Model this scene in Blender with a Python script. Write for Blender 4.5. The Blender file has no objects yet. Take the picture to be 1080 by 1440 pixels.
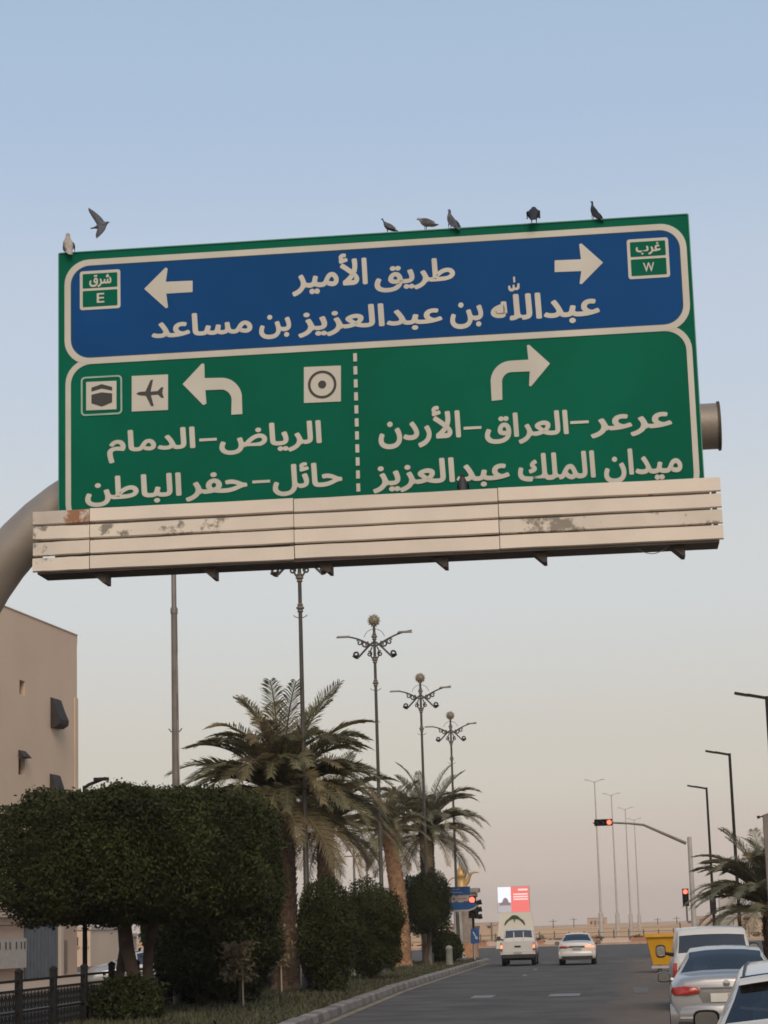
import bpy, math, random, unicodedata
import numpy as np
from mathutils import Vector, Matrix

# ------------------------------------------------------------------ camera, sky, sun, exposure
SC = bpy.context.scene
COL = SC.collection
YAW, PITCH, ROLL = math.radians(-5.793), math.radians(11.083), math.radians(1.728)
FPX, EYE = 3000.0, 1.9                     # focal length in pixels of a 1080 x 1440 frame; eye height
_F = Vector((math.sin(YAW)*math.cos(PITCH), math.cos(YAW)*math.cos(PITCH), math.sin(PITCH)))
_R0 = Vector((math.cos(YAW), -math.sin(YAW), 0)); _U0 = _R0.cross(_F)
_R = _R0*math.cos(ROLL) - _U0*math.sin(ROLL)
_U = _U0*math.cos(ROLL) + _R0*math.sin(ROLL)
cam = bpy.data.cameras.new('camera'); cam_o = bpy.data.objects.new('camera', cam); COL.objects.link(cam_o)
cam.sensor_fit = 'VERTICAL'; cam.sensor_height = 36.0; cam.sensor_width = 27.0
cam.lens = FPX/1440*36.0; cam.clip_start = 0.1; cam.clip_end = 9000
M4 = Matrix((_R, _U, -_F)).transposed().to_4x4(); M4.translation = Vector((0, 0, EYE))
cam_o.matrix_world = M4
SC.camera = cam_o

SUN_EL, SUN_AZ = math.radians(38), math.radians(165)      # azimuth clockwise from +Y (down the road)
world = bpy.data.worlds.new('World'); SC.world = world; world.use_nodes = True
nt = world.node_tree; N, L = nt.nodes, nt.links
sky = N.new('ShaderNodeTexSky'); sky.sky_type = 'NISHITA'; sky.sun_disc = False
sky.sun_elevation = SUN_EL; sky.sun_rotation = SUN_AZ; sky.air_density = 1.0; sky.dust_density = 2.5; sky.altitude = 300
# dust layer: the same at every azimuth, thick at the horizon and thinning upwards
tc = N.new('ShaderNodeTexCoord'); sx = N.new('ShaderNodeSeparateXYZ'); L.new(tc.outputs['Generated'], sx.inputs[0])
rp = N.new('ShaderNodeValToRGB'); rp.color_ramp.interpolation = 'EASE'
stops = [(0.0, (.46, .370, .315)), (.035, (.505, .428, .370)), (.07, (.525, .484, .422)), (.16, (.545, .553, .543)),
         (.27, (.475, .530, .610)), (.38, (.375, .475, .61)), (.5, (.305, .405, .545)), (1.0, (.24, .34, .50))]
el = rp.color_ramp.elements
while len(el) < len(stops): el.new(.5)
for e, (p, c) in zip(el, stops): e.position = p; e.color = (*c, 1)
L.new(sx.outputs['Z'], rp.inputs[0])
sc10 = N.new('ShaderNodeVectorMath'); sc10.operation = 'SCALE'; sc10.inputs['Scale'].default_value = 10.0
L.new(rp.outputs[0], sc10.inputs[0])
fr = N.new('ShaderNodeMapRange'); fr.inputs[1].default_value = 0; fr.inputs[2].default_value = 1
fr.inputs[3].default_value = .97; fr.inputs[4].default_value = .55; L.new(sx.outputs['Z'], fr.inputs[0])
mx = N.new('ShaderNodeMixRGB'); L.new(fr.outputs[0], mx.inputs[0]); L.new(sky.outputs[0], mx.inputs[1]); L.new(sc10.outputs[0], mx.inputs[2])
bg = N['Background']; bg.inputs[1].default_value = 0.1; L.new(mx.outputs[0], bg.inputs[0])
sun = bpy.data.lights.new('sun', 'SUN'); sun.energy = 1.5; sun.angle = math.radians(30); sun.color = (1.0, .83, .64)
sun_o = bpy.data.objects.new('sun', sun); COL.objects.link(sun_o)
sd = Vector((math.sin(SUN_AZ)*math.cos(SUN_EL), math.cos(SUN_AZ)*math.cos(SUN_EL), math.sin(SUN_EL)))
sun_o.rotation_euler = sd.to_track_quat('Z', 'Y').to_euler(); sun_o.location = sd*60
SC.view_settings.view_transform = 'Standard'; SC.view_settings.look = 'None'
SC.view_settings.exposure = 0.3; SC.view_settings.gamma = 1.0; SC.view_settings.use_curve_mapping = False
SC.render.engine = 'CYCLES'; SC.cycles.pixel_filter_type = 'BLACKMAN_HARRIS'; SC.cycles.filter_width = 1.7; SC.cycles.max_bounces = 6; SC.cycles.transparent_max_bounces = 16

# ------------------------------------------------------------------ helpers
def ray(x, y): return _F + _R*((x-540)/FPX) - _U*((y-720)/FPX)
def at(x, y, Y):
    d = ray(x, y); return Vector((0, 0, EYE)) + d*(Y/d.y)
def gnd(x, y, z=0):
    d = ray(x, y); return Vector((0, 0, EYE)) + d*((z-EYE)/d.z)
def onplane(x, y, P, n):
    o = Vector((0, 0, EYE)); d = ray(x, y); return o + d*((P-o).dot(n)/d.dot(n))
rng = random.Random(7)
V3 = lambda *a: Vector(a)
PI = math.pi

MATS = {}
def mat(name, col, rough=.6, metal=0.0, var=.12, scale=4.0, bump=0.0, bscale=30.0, emit=None, es=1.0, coat=0.0, rnd=0.0, spec=.5, detail=4.0, dirt=None, dscale=1.5, dthr=.62):
    if name in MATS: return MATS[name]
    m = bpy.data.materials.new(name); m.use_nodes = True; n = m.node_tree.nodes; l = m.node_tree.links
    b = n['Principled BSDF']; b.inputs['Roughness'].default_value = rough; b.inputs['Metallic'].default_value = metal
    b.inputs['Specular IOR Level'].default_value = spec
    b.inputs['Coat Weight'].default_value = coat; b.inputs['Coat Roughness'].default_value = .06
    tcn = n.new('ShaderNodeTexCoord'); src = tcn.outputs['Object']
    nz = n.new('ShaderNodeTexNoise'); nz.inputs['Scale'].default_value = scale; nz.inputs['Detail'].default_value = detail
    l.new(src, nz.inputs['Vector'])
    mr = n.new('ShaderNodeMapRange'); mr.inputs[1].default_value = .3; mr.inputs[2].default_value = .7
    mr.inputs[3].default_value = 1-var; mr.inputs[4].default_value = 1+var; l.new(nz.outputs[0], mr.inputs[0])
    fac = mr.outputs[0]
    if rnd:
        oi = n.new('ShaderNodeObjectInfo'); m2 = n.new('ShaderNodeMapRange'); m2.inputs[3].default_value = 1-rnd; m2.inputs[4].default_value = 1+rnd
        l.new(oi.outputs['Random'], m2.inputs[0]); mm = n.new('ShaderNodeMath'); mm.operation = 'MULTIPLY'
        l.new(fac, mm.inputs[0]); l.new(m2.outputs[0], mm.inputs[1]); fac = mm.outputs[0]
    vm = n.new('ShaderNodeVectorMath'); vm.operation = 'SCALE'; vm.inputs[0].default_value = col; l.new(fac, vm.inputs['Scale'])
    out = vm.outputs[0]
    if dirt:
        dz = n.new('ShaderNodeTexNoise'); dz.inputs['Scale'].default_value = dscale; dz.inputs['Detail'].default_value = 8; dz.inputs['Roughness'].default_value = .65
        l.new(src, dz.inputs['Vector'])
        dr = n.new('ShaderNodeMapRange'); dr.inputs[1].default_value = dthr; dr.inputs[2].default_value = dthr+.06; l.new(dz.outputs[0], dr.inputs[0])
        mix = n.new('ShaderNodeMixRGB'); mix.inputs[2].default_value = (*dirt, 1); l.new(dr.outputs[0], mix.inputs[0]); l.new(out, mix.inputs[1]); out = mix.outputs[0]
    l.new(out, b.inputs['Base Color'])
    if bump:
        bz = n.new('ShaderNodeTexNoise'); bz.inputs['Scale'].default_value = bscale; bz.inputs['Detail'].default_value = 5; l.new(src, bz.inputs['Vector'])
        bp = n.new('ShaderNodeBump'); bp.inputs['Strength'].default_value = bump; bp.inputs['Distance'].default_value = .02
        l.new(bz.outputs[0], bp.inputs['Height']); l.new(bp.outputs[0], b.inputs['Normal'])
    if emit:
        b.inputs['Emission Color'].default_value = (*emit, 1); b.inputs['Emission Strength'].default_value = es
    MATS[name] = m; return m

def glassmat(name, tint=.35, col=(.5, .6, .65)):
    if name in MATS: return MATS[name]
    m = bpy.data.materials.new(name); m.use_nodes = True; n = m.node_tree.nodes; l = m.node_tree.links
    for x in list(n):
        if x.type != 'OUTPUT_MATERIAL': n.remove(x)
    o = [x for x in n if x.type == 'OUTPUT_MATERIAL'][0]
    t = n.new('ShaderNodeBsdfTransparent'); t.inputs[0].default_value = (*[c*tint for c in col], 1)
    g = n.new('ShaderNodeBsdfGlossy'); g.inputs['Roughness'].default_value = .04
    lw = n.new('ShaderNodeFresnel'); lw.inputs[0].default_value = 2.1
    nz = n.new('ShaderNodeTexNoise'); nz.inputs['Scale'].default_value = 2.0
    mx = n.new('ShaderNodeMixShader'); l.new(lw.outputs[0], mx.inputs[0]); l.new(t.outputs[0], mx.inputs[1]); l.new(g.outputs[0], mx.inputs[2])
    l.new(mx.outputs[0], o.inputs[0]); MATS[name] = m; return m

class MB:
    def __init__(s): s.v = []; s.f = []
    def add(s, vs, fs, M=None):
        b = len(s.v); s.v += [tuple(M @ Vector(p)) if M else tuple(p) for p in vs]; s.f += [tuple(i+b for i in q) for q in fs]; return s
    def box(s, c, d, M=None, taper=1.0):
        x, y, z = d[0]/2, d[1]/2, d[2]/2
        p = [(c[0]+sx*x*(taper if sz > 0 else 1), c[1]+sy*y*(taper if sz > 0 else 1), c[2]+sz*z) for sz in (-1, 1) for sy in (-1, 1) for sx in (-1, 1)]
        return s.add(p, [(0, 2, 3, 1), (4, 5, 7, 6), (0, 1, 5, 4), (2, 6, 7, 3), (0, 4, 6, 2), (1, 3, 7, 5)], M)
    def tube(s, pts, r, n=8, cap=True, M=None):
        pts = [Vector(p) for p in pts]; rs = r if isinstance(r, (list, tuple)) else [r]*len(pts)
        vs, fs = [], []; up = None
        for i, p in enumerate(pts):
            t = (pts[min(i+1, len(pts)-1)] - pts[max(i-1, 0)]).normalized()
            if up is None: up = Vector((1, 0, 0)) if abs(t.x) < .9 else Vector((0, 1, 0))
            a = (up - t*up.dot(t)).normalized(); up = a; b = t.cross(a)
            for k in range(n): q = 2*PI*k/n; vs.append(p + (a*math.cos(q)+b*math.sin(q))*rs[i])
        for i in range(len(pts)-1):
            for k in range(n): fs.append((i*n+k, i*n+(k+1) % n, (i+1)*n+(k+1) % n, (i+1)*n+k))
        if cap: fs.append(tuple(range(n))[::-1]); fs.append(tuple((len(pts)-1)*n+k for k in range(n)))
        return s.add(vs, fs, M)
    def lathe(s, prof, n=16, c=(0, 0, 0), M=None, sx=1, sy=1):
        vs = [(c[0]+r*math.cos(2*PI*k/n)*sx, c[1]+r*math.sin(2*PI*k/n)*sy, c[2]+z) for r, z in prof for k in range(n)]
        fs = [(i*n+k, i*n+(k+1) % n, (i+1)*n+(k+1) % n, (i+1)*n+k) for i in range(len(prof)-1) for k in range(n)]
        fs += [tuple(range(n))[::-1], tuple((len(prof)-1)*n+k for k in range(n))]
        return s.add(vs, fs, M)
    def prism(s, poly, f0, f1, hole=None):
        """poly: list of 2-D points; f0, f1 map a 2-D point to the back and the front"""
        n = len(poly); vs = [f0(p) for p in poly]+[f1(p) for p in poly]
        fs = [tuple(range(n))[::-1], tuple(range(n, 2*n))]+[(i, (i+1) % n, n+(i+1) % n, n+i) for i in range(n)]
        return s.add(vs, fs)
    def ring(s, outer, inner, f0, f1):
        n = len(outer); vs = [f0(p) for p in outer]+[f0(p) for p in inner]+[f1(p) for p in outer]+[f1(p) for p in inner]
        fs = []
        for i in range(n):
            j = (i+1) % n
            fs += [(2*n+i, 2*n+j, 3*n+j, 3*n+i), (i, n+i, n+j, j), (i, j, 2*n+j, 2*n+i), (n+i, 3*n+i, 3*n+j, n+j)]
        return s.add(vs, fs)
    def grid(s, rows, closed=False, M=None):
        n = len(rows[0]); vs = [p for r in rows for p in r]; fs = []
        for i in range(len(rows)-1):
            for k in range(n if closed else n-1): fs.append((i*n+k, i*n+(k+1) % n, (i+1)*n+(k+1) % n, (i+1)*n+k))
        return s.add(vs, fs, M)
    def mesh(s, name, m=None, smooth=None):
        me = bpy.data.meshes.new(name); me.from_pydata(s.v, [], s.f); me.validate(); me.update()
        if m: me.materials.append(m)
        if smooth is not None:
            me.polygons.foreach_set('use_smooth', [True]*len(me.polygons))
            if smooth < 180: me.set_sharp_from_angle(angle=math.radians(smooth))
        return me
    def build(s, name, m, parent=None, smooth=None, world=True):
        if parent is not None and world:
            o = root_loc(parent); s.v = [(a-o.x, b-o.y, c-o.z) for a, b, c in s.v]
        return obj(name, s.mesh(name, m, smooth), parent)
def root_loc(p):
    o = Vector((0, 0, 0))
    while p is not None: o = o + p.location; p = p.parent
    return o
def obj(name, me, parent=None):
    o = bpy.data.objects.new(name, me); COL.objects.link(o)
    if parent is not None: o.parent = parent
    return o
def thing(name, label, cat, loc=(0, 0, 0), group=None, rz=0):
    o = bpy.data.objects.new(name, None); COL.objects.link(o); o.location = loc; o.rotation_euler = (0, 0, rz); o.empty_display_size = .3
    o['label'] = label; o['category'] = cat
    if group: o['group'] = group
    return o
def tag(o, label=None, cat=None, group=None, kind=None):
    for k, v in (('label', label), ('category', cat), ('group', group), ('kind', kind)):
        if v: o[k] = v
    return o
def dup(root, loc, rz=None, label=None, parent=None):
    c = root.copy(); COL.objects.link(c)
    if parent is None:
        c.location = loc
        if rz is not None: c.rotation_euler = (0, 0, rz)
        if label: c['label'] = label
    else: c.parent = parent
    for ch in list(root.children): dup(ch, None, parent=c)
    return c
def quads_mesh(name, Q, m, nv=4):
    """Q: (n, nv, 3) array of separate little faces"""
    n = len(Q); me = bpy.data.meshes.new(name); me.vertices.add(n*nv); me.loops.add(n*nv); me.polygons.add(n)
    me.vertices.foreach_set('co', Q.astype(np.float32).ravel()); me.loops.foreach_set('vertex_index', np.arange(n*nv, dtype=np.int32))
    me.polygons.foreach_set('loop_start', np.arange(0, n*nv, nv, dtype=np.int32)); me.polygons.foreach_set('loop_total', np.full(n, nv, dtype=np.int32))
    me.update(calc_edges=True)
    if m: me.materials.append(m)
    return me
def arc(cx, cz, r, a0, a1, n=10): return [(cx+r*math.cos(a0+(a1-a0)*i/n), cz+r*math.sin(a0+(a1-a0)*i/n)) for i in range(n+1)]
def rrect(x0, x1, z0, z1, r, n=8):
    return arc(x1-r, z1-r, r, 0, PI/2, n)+arc(x0+r, z1-r, r, PI/2, PI, n)+arc(x0+r, z0+r, r, PI, 1.5*PI, n)+arc(x1-r, z0+r, r, 1.5*PI, 2*PI, n)
def lerp(a, b, t): return a+(b-a)*t
def interp(y, pts): return float(np.interp(y, [p[0] for p in pts], [p[1] for p in pts]))

# ------------------------------------------------------------------ materials
STEEL = mat('galvanised_steel', (.34, .29, .24), .55, .35, .22, 1.2, .15, 40)
GREEN = mat('sign_green', (.003, .112, .063), .6, 0, .12, .7, spec=.05)
BLUE = mat('sign_blue', (.008, .060, .185), .6, 0, .10, .6, spec=.05)
WHITE = mat('sign_white', (.54, .50, .42), .55, 0, .08, 1.5, spec=.3)
BLACK = mat('sign_black', (.035, .032, .028), .6)
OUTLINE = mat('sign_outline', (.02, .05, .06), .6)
SLAT = mat('slat_paint', (.70, .60, .49), .6, 0, .08, 1.2, .08, 20, rnd=.06)
SLATW = mat('slat_paint_peeling', (.68, .59, .48), .65, 0, .10, 1.2, .1, 20, dirt=(.25, .21, .16), dscale=3.2, dthr=.55, rnd=.06)
SLATR = mat('slat_paint_rusty', (.56, .48, .40), .7, 0, .15, 2, .1, 20, dirt=(.30, .14, .07), dscale=2.0, dthr=.5)
DARKSTEEL = mat('dark_steel', (.075, .058, .045), .7, .2, .2, 5)
BLACKMETAL = mat('black_paint', (.018, .016, .014), .7, 0, .2, 6, spec=.2)
LAMPBROWN = mat('lamp_pole_paint', (.062, .052, .042), .5, .2, .2, 4)
GREYPOLE = mat('grey_pole', (.17, .145, .12), .55, .3, .2, 2)
PALEPOLE = mat('pale_pole', (.42, .38, .34), .6, .1, .12, 2)
ASPHALT = mat('asphalt', (.100, .092, .083), .95, spec=.15, metal=0, var=.22, scale=.55, bump=.25, bscale=60, dirt=(.078, .073, .066), dscale=.35, dthr=.55)
ASPHALT2 = mat('asphalt_dusty', (.150, .117, .090), .88, 0, .2, .8, .25, 60, dirt=(.112, .093, .075), dscale=.5, dthr=.56)
PAINT = mat('road_paint', (.21, .20, .187), .75, 0, .25, 5, dirt=(.09, .085, .08), dscale=5, dthr=.55)
YPAINT = mat('gutter_paint', (.27, .20, .115), .8, 0, .3, 3, dirt=(.11, .095, .075), dscale=2.5, dthr=.5)
KERBL = mat('kerb_pale', (.23, .20, .168), .85, 0, .22, 4, .2, 40, dirt=(.13, .115, .1), dscale=2.5, dthr=.6, rnd=.15)
KERBD = mat('kerb_dark', (.15, .133, .115), .85, 0, .25, 4, .2, 40, dirt=(.26, .23, .2), dscale=3, dthr=.6, rnd=.2)
SAND = mat('sand', (.56, .345, .19), 1.0, 0, .2, .05, .2, 3, dirt=(.45, .27, .15), dscale=.02, dthr=.52, spec=.05)
SOIL = mat('median_soil', (.085, .072, .045), .95, 0, .3, 1.5, .3, 20, dirt=(.05, .055, .025), dscale=1.2, dthr=.5)
PAVE = mat('pavement', (.36, .28, .21), .95, 0, .15, 1, .2, 30)
GRASSM = mat('grass', (.060, .058, .024), .8, 0, .35, 1.5)
LEAF = mat('ficus_leaf', (.033, .036, .010), .7, 0, .5, 1.1, spec=.15)
LEAFD = mat('ficus_leaf_dark', (.028, .031, .009), .7, 0, .5, 1.2, spec=.15)
BARK = mat('ficus_bark', (.060, .036, .023), .9, 0, .3, 6, .5, 25)
PALMT = mat('palm_trunk', (.095, .058, .036), .95, 0, .35, 5, .5, 25)
PALMTO = mat('palm_trunk_tan', (.33, .19, .105), .95, 0, .3, 5, .5, 25)
FRONDG = mat('palm_frond_green', (.128, .115, .055), .6, 0, .25, 1.2, rnd=.3, spec=.3)
FRONDY = mat('palm_frond_tan', (.185, .142, .07), .7, 0, .25, 1.2, rnd=.25, spec=.3)
FRONDP = mat('palm_frond_pale', (.165, .155, .095), .6, 0, .25, 1.2, rnd=.25, spec=.3)
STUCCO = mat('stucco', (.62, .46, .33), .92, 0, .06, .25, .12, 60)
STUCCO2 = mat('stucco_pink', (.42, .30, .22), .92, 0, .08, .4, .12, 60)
TRIM = mat('stucco_trim', (.46, .39, .32), .9, 0, .06, .5)
DARKWIN = mat('window_dark', (.03, .027, .026), .25, 0, .15, 2)
AWN = mat('awning_dark', (.026, .02, .019), .8, 0, .2, 3)
GATE = mat('gate_blue', (.085, .10, .115), .6, .1, .12, 2)
CABINET = mat('meter_cabinet', (.34, .31, .27), .6)
BROWNW = mat('brown_wall', (.16, .10, .065), .9)
CREAM = mat('cream_panel', (.62, .57, .46), .6, 0, .05, .6)
CARWHITE = mat('car_white', (.56, .535, .49), .3, 0, .03, 2, coat=.6)
CARSILVER = mat('car_silver', (.42, .40, .38), .32, .55, .03, 2, coat=.5)
CARGREY = mat('car_dark', (.05, .05, .055), .3, .3, .05, 2, coat=.5)
RUBBER = mat('rubber', (.018, .017, .016), .8)
PLASTIC = mat('black_plastic', (.02, .019, .018), .55)
RIM = mat('wheel_rim', (.4, .4, .4), .35, .8)
GLASS = glassmat('car_glass', .85)
GLASSD = glassmat('car_glass_dark', .12)
CHROME = mat('chrome', (.55, .55, .52), .18, .9, .03)
MIRROR = mat('mirror_glass', (.36, .34, .31), .12, .85, .05)
TAILRED = mat('tail_lens_red', (.42, .035, .022), .2, 0, .1, 6, coat=.6)
TAILLIT = mat('tail_lamp_lit', (.6, .1, .06), .3, emit=(1.0, .25, .13), es=1.6)
TAILWHITE = mat('tail_lens_clear', (.6, .5, .46), .2)
PLATE = mat('licence_plate', (.62, .59, .52), .5)
SEATM = mat('seat_cloth', (.42, .42, .42), .9, 0, .1, 5)
SIGRED = mat('signal_red_lit', (.7, .06, .03), .4, emit=(1.0, .10, .06), es=3.0)
SIGOFF = mat('signal_lens_off', (.03, .02, .015), .3)
SIGREDOFF = mat('signal_lens_red', (.30, .03, .025), .35, emit=(1, .1, .06), es=.25)
ROADBLUE = mat('small_sign_blue', (.015, .085, .25), .45)
GOLD = mat('gold_paint', (.48, .29, .10), .45, .25, .12, 2)
STONE = mat('stone_cladding', (.27, .215, .175), .85, 0, .2, 3, .2, 20)
STONEO = mat('stone_orange', (.40, .21, .11), .85, 0, .2, 3)
CONCRETE = mat('bollard_concrete', (.24, .225, .19), .9, 0, .2, 4, .2, 30)
YELLOW = mat('skip_yellow', (.60, .30, .012), .55, 0, .1, 2, dirt=(.30, .15, .03), dscale=2.5, dthr=.64)
BARRIER = mat('barrier_orange', (.36, .15, .08), .7, 0, .15, 2)
BARRIERW = mat('barrier_white', (.5, .38, .31), .7, 0, .1, 2)
SCRWHITE = mat('screen_sky', (.2, .2, .2), .4, emit=(.78, .80, .92), es=.85)
SCRRED = mat('screen_red', (.2, .05, .05), .4, emit=(.78, .17, .15), es=.8)
SCRDARK = mat('screen_dark', (.1, .08, .08), .4, emit=(.22, .16, .17), es=.7)
SCRGREY = mat('screen_grey', (.1, .1, .1), .4, emit=(.48, .44, .46), es=.7)
SCRTEXT = mat('screen_text', (.3, .2, .2), .4, emit=(1, .62, .58), es=.85)
HEADLIT = mat('headlamp_lit', (.8, .8, .7), .3, emit=(1, .93, .78), es=2.0)
EMBLEM = mat('emblem_green', (.05, .07, .03), .6)

# ------------------------------------------------------------------ the setting
def sheet(name, poly, z, m, kind='structure'):
    b = MB(); b.add([(x, y, z) for x, y in poly], [tuple(range(len(poly)))]); o = b.build(name, m); o['kind'] = kind; return o
KX = [(-40, -5.0), (30, -6.0), (45.8, -6.44), (69, -7.0), (120, -7.15), (124, -7.3)]      # kerb line of the planted median
kx = lambda y: interp(y, KX)
sheet('desert', [(-4000, -60), (4000, -60), (4000, 7000), (-4000, 7000)], -.02, SAND)
ys = [-40, 0, 20, 30, 38, 46, 54, 62, 70, 85, 100, 118]
def dusty_road():
    # asphalt whose right-hand parking strip is covered by settled sand, with a ragged edge
    m = ASPHALT.copy(); m.name = 'road_surface'; n = m.node_tree.nodes; l = m.node_tree.links; b = n['Principled BSDF']; src = b.inputs['Base Color'].links[0].from_socket
    tcn = n.new('ShaderNodeTexCoord'); sp_ = n.new('ShaderNodeSeparateXYZ'); l.new(tcn.outputs['Object'], sp_.inputs[0])
    mp = n.new('ShaderNodeMapping'); mp.inputs['Scale'].default_value = (1.0, .16, 1.0); l.new(tcn.outputs['Object'], mp.inputs[0])
    nz = n.new('ShaderNodeTexNoise'); nz.inputs['Scale'].default_value = .9; nz.inputs['Detail'].default_value = 7; nz.inputs['Roughness'].default_value = .62; l.new(mp.outputs[0], nz.inputs['Vector'])
    a = n.new('ShaderNodeMath'); a.operation = 'MULTIPLY_ADD'; a.inputs[1].default_value = 3.0; l.new(nz.outputs[0], a.inputs[0]); l.new(sp_.outputs[0], a.inputs[2])
    c = n.new('ShaderNodeMath'); c.operation = 'MULTIPLY_ADD'; c.inputs[1].default_value = -.013; l.new(sp_.outputs[1], c.inputs[0]); l.new(a.outputs[0], c.inputs[2])
    r = n.new('ShaderNodeMapRange'); r.inputs[1].default_value = .15; r.inputs[2].default_value = 1.25; l.new(c.outputs[0], r.inputs[0])
    n2 = n.new('ShaderNodeTexNoise'); n2.inputs['Scale'].default_value = 1.4; n2.inputs['Detail'].default_value = 6; l.new(tcn.outputs['Object'], n2.inputs['Vector'])
    cr = n.new('ShaderNodeMixRGB'); cr.inputs[1].default_value = (.112, .090, .071, 1); cr.inputs[2].default_value = (.180, .140, .106, 1); l.new(n2.outputs[0], cr.inputs[0])
    mx_ = n.new('ShaderNodeMixRGB'); l.new(r.outputs[0], mx_.inputs[0]); l.new(src, mx_.inputs[1]); l.new(cr.outputs[0], mx_.inputs[2]); l.new(mx_.outputs[0], b.inputs['Base Color']); return m
sheet('road', [(kx(y), y) for y in ys]+[(3.6, 118), (3.6, -40)], 0.0, dusty_road())
sheet('cross_road', [(-300, 118), (300, 118), (300, 198), (-300, 198)], 0.004, ASPHALT)
sheet('opposite_road', [(-21, -40), (-12.4, -40), (-12.4, 118), (-21, 118)], 0.0, ASPHALT)
sheet('far_verge', [(-300, 198.5), (300, 198.5), (300, 232), (-300, 232)], .03, SAND)
# painted markings
def marking(name, poly, label, m=PAINT, group=None, z=.009):
    b = MB(); b.add([(x, y, z) for x, y in poly], [tuple(range(len(poly)))]); o = b.build(name, m); o['kind'] = 'structure'; return o
for x0, x1, y0 in ((-4.1, -3.5, 59.6), (-1.95, -1.1, 59.2), (-3.75, -3.6, 84), (-3.75, -3.6, 95)):
    marking('lane_dash', [(x0, y0), (x1, y0), (x1, y0+2.1), (x0, y0+2.1)], '')
for x0, x1 in ((-6.9, -6.0), (-4.0, -3.35), (-.6, .3), (.75, 1.35), (1.8, 2.4), (-2.6, -2.0)):
    yy = 116.6-.78*(x0+6.9)
    marking('crossing_stripe', [(x0, yy-1.1), (x1, yy-1.1-.78*(x1-x0)), (x1, yy-.78*(x1-x0)), (x0, yy)], '', z=.010)
gl = [36+i*4 for i in range(21)]
marking('gutter_line', [(kx(y)+.16, y) for y in gl]+[(kx(y)+.34, y) for y in gl[::-1]], '', YPAINT, z=.008)
for i, (x, y, w, h) in enumerate([(1.1, 40, .5, 5), (.4, 60, .35, 6), (1.0, 72, 1.2, 3)]):
    marking('asphalt_repair', [(x, y), (x+w, y+.3), (x+w+.1, y+h), (x-.05, y+h-.2)], '', mat('repair%d' % (i % 2), (.12, .105, .09) if i % 2 else (.085, .078, .07), .85, 0, .25, 2), z=.0072)

# median: soil bed, grass, kerb stones
mb = MB(); rows = [[(kx(y)-.02, y, .11), (-9.3, y, .16), (-12.05, y, .11)] for y in [-40, 0, 20]+[30+3*i for i in range(31)]+[121]]
mb.grid(rows); mo = mb.build('median_ground', SOIL, smooth=180); mo['kind'] = 'structure'
def stone_mesh(name, m):
    b = MB(); w, l, h = .15, .485, .19; c = .03
    prof = [(-w, -.1), (w, -.1), (w, h-c), (w-c, h), (-w, h)]
    b.prism(prof, lambda p: (p[0], -l, p[1]), lambda p: (p[0], l, p[1])); return b.mesh(name, m)
sm = [stone_mesh('kerb_stone', KERBL), stone_mesh('kerb_stone', KERBD)]
kerb = bpy.data.objects.new('median_kerb', None); COL.objects.link(kerb); kerb['kind'] = 'structure'
y = 30.0; i = 0
while y < 121:
    o = obj('kerb_stone', sm[(i//1) % 2], kerb); o.location = (kx(y)-.14+rng.uniform(-.012, .012), y, rng.uniform(-.012, .008))
    o.rotation_euler = (rng.uniform(-.01, .01), 0, -math.atan((kx(y+1)-kx(y-1))/2)+rng.uniform(-.012, .012)); y += 1.0; i += 1
for k in range(12):                       # rounded nose of the median
    a = k/11*PI; o = obj('kerb_stone', sm[k % 2], kerb)
    o.location = (-9.65+2.38*math.cos(a), 120.6+2.38*math.sin(a), 0); o.rotation_euler = (0, 0, a); o.scale = (1, .68, 1)
y = 30.0; i = 0
while y < 121:
    o = obj('kerb_stone', sm[i % 2], kerb); o.location = (-12.2, y, 0); y += 1.0; i += 1
# right-hand pavement with kerb
pv = MB(); pv.box((23.8, 40, -.03), (40, 156, .3)); po = pv.build('right_pavement', PAVE); po['kind'] = 'structure'
rk = bpy.data.objects.new('right_kerb', None); COL.objects.link(rk); rk['kind'] = 'structure'
y = 30.0; i = 0
while y < 118:
    o = obj('kerb_stone', sm[i % 2], rk); o.location = (3.66, y, -.02); o.rotation_euler = (0, 0, PI); y += 1.0; i += 1
# left pavement in front of the buildings
pv = MB(); pv.box((-36.2, 40, -.03), (30, 156, .3)); po = pv.build('left_pavement', PAVE); po['kind'] = 'structure'
# kerb of the cross road's far side
fk = bpy.data.objects.new('far_kerb', None); COL.objects.link(fk); fk['kind'] = 'structure'
fm = MB(); fm.box((0, 0, .05), (3.96, .35, .3)); fme = [fm.mesh('kerb_stone', mat('far_kerb', (.42, .29, .22), .9)), fm.mesh('kerb_stone', STONEO)]
for k in range(22):
    o = obj('kerb_stone', fme[0], fk); o.location = (-40+4*k, 198.2, 0)
# sand ridge beyond the cross road: low relief
R = np.random.RandomState(3)
def dune(name, y0, y1, h, x0=-700, x1=700, nx=90, ny=10, m=SAND):
    b = MB(); rows = []
    ph = R.rand(6)*6.28
    for j in range(ny+1):
        yy = lerp(y0, y1, j/ny); e = math.sin(PI*j/ny)
        rows.append([(lerp(x0, x1, i/nx), yy, -.1+e*h*(1+.45*math.sin(i*.31+ph[0])+.3*math.sin(i*.83+ph[1]+j))) for i in range(nx+1)])
    b.grid(rows); o = b.build(name, m, smooth=180); o['kind'] = 'structure'; return o
dune('sand_bank', 206, 228, .35)
dune('sand_ridge', 420, 560, .9, -1500, 1500)
dune('far_ridge', 1500, 2100, 2.2, -3000, 3000, m=mat('sand_far', (.48, .33, .21), 1.0, 0, .15, .01, spec=.05))

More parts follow.
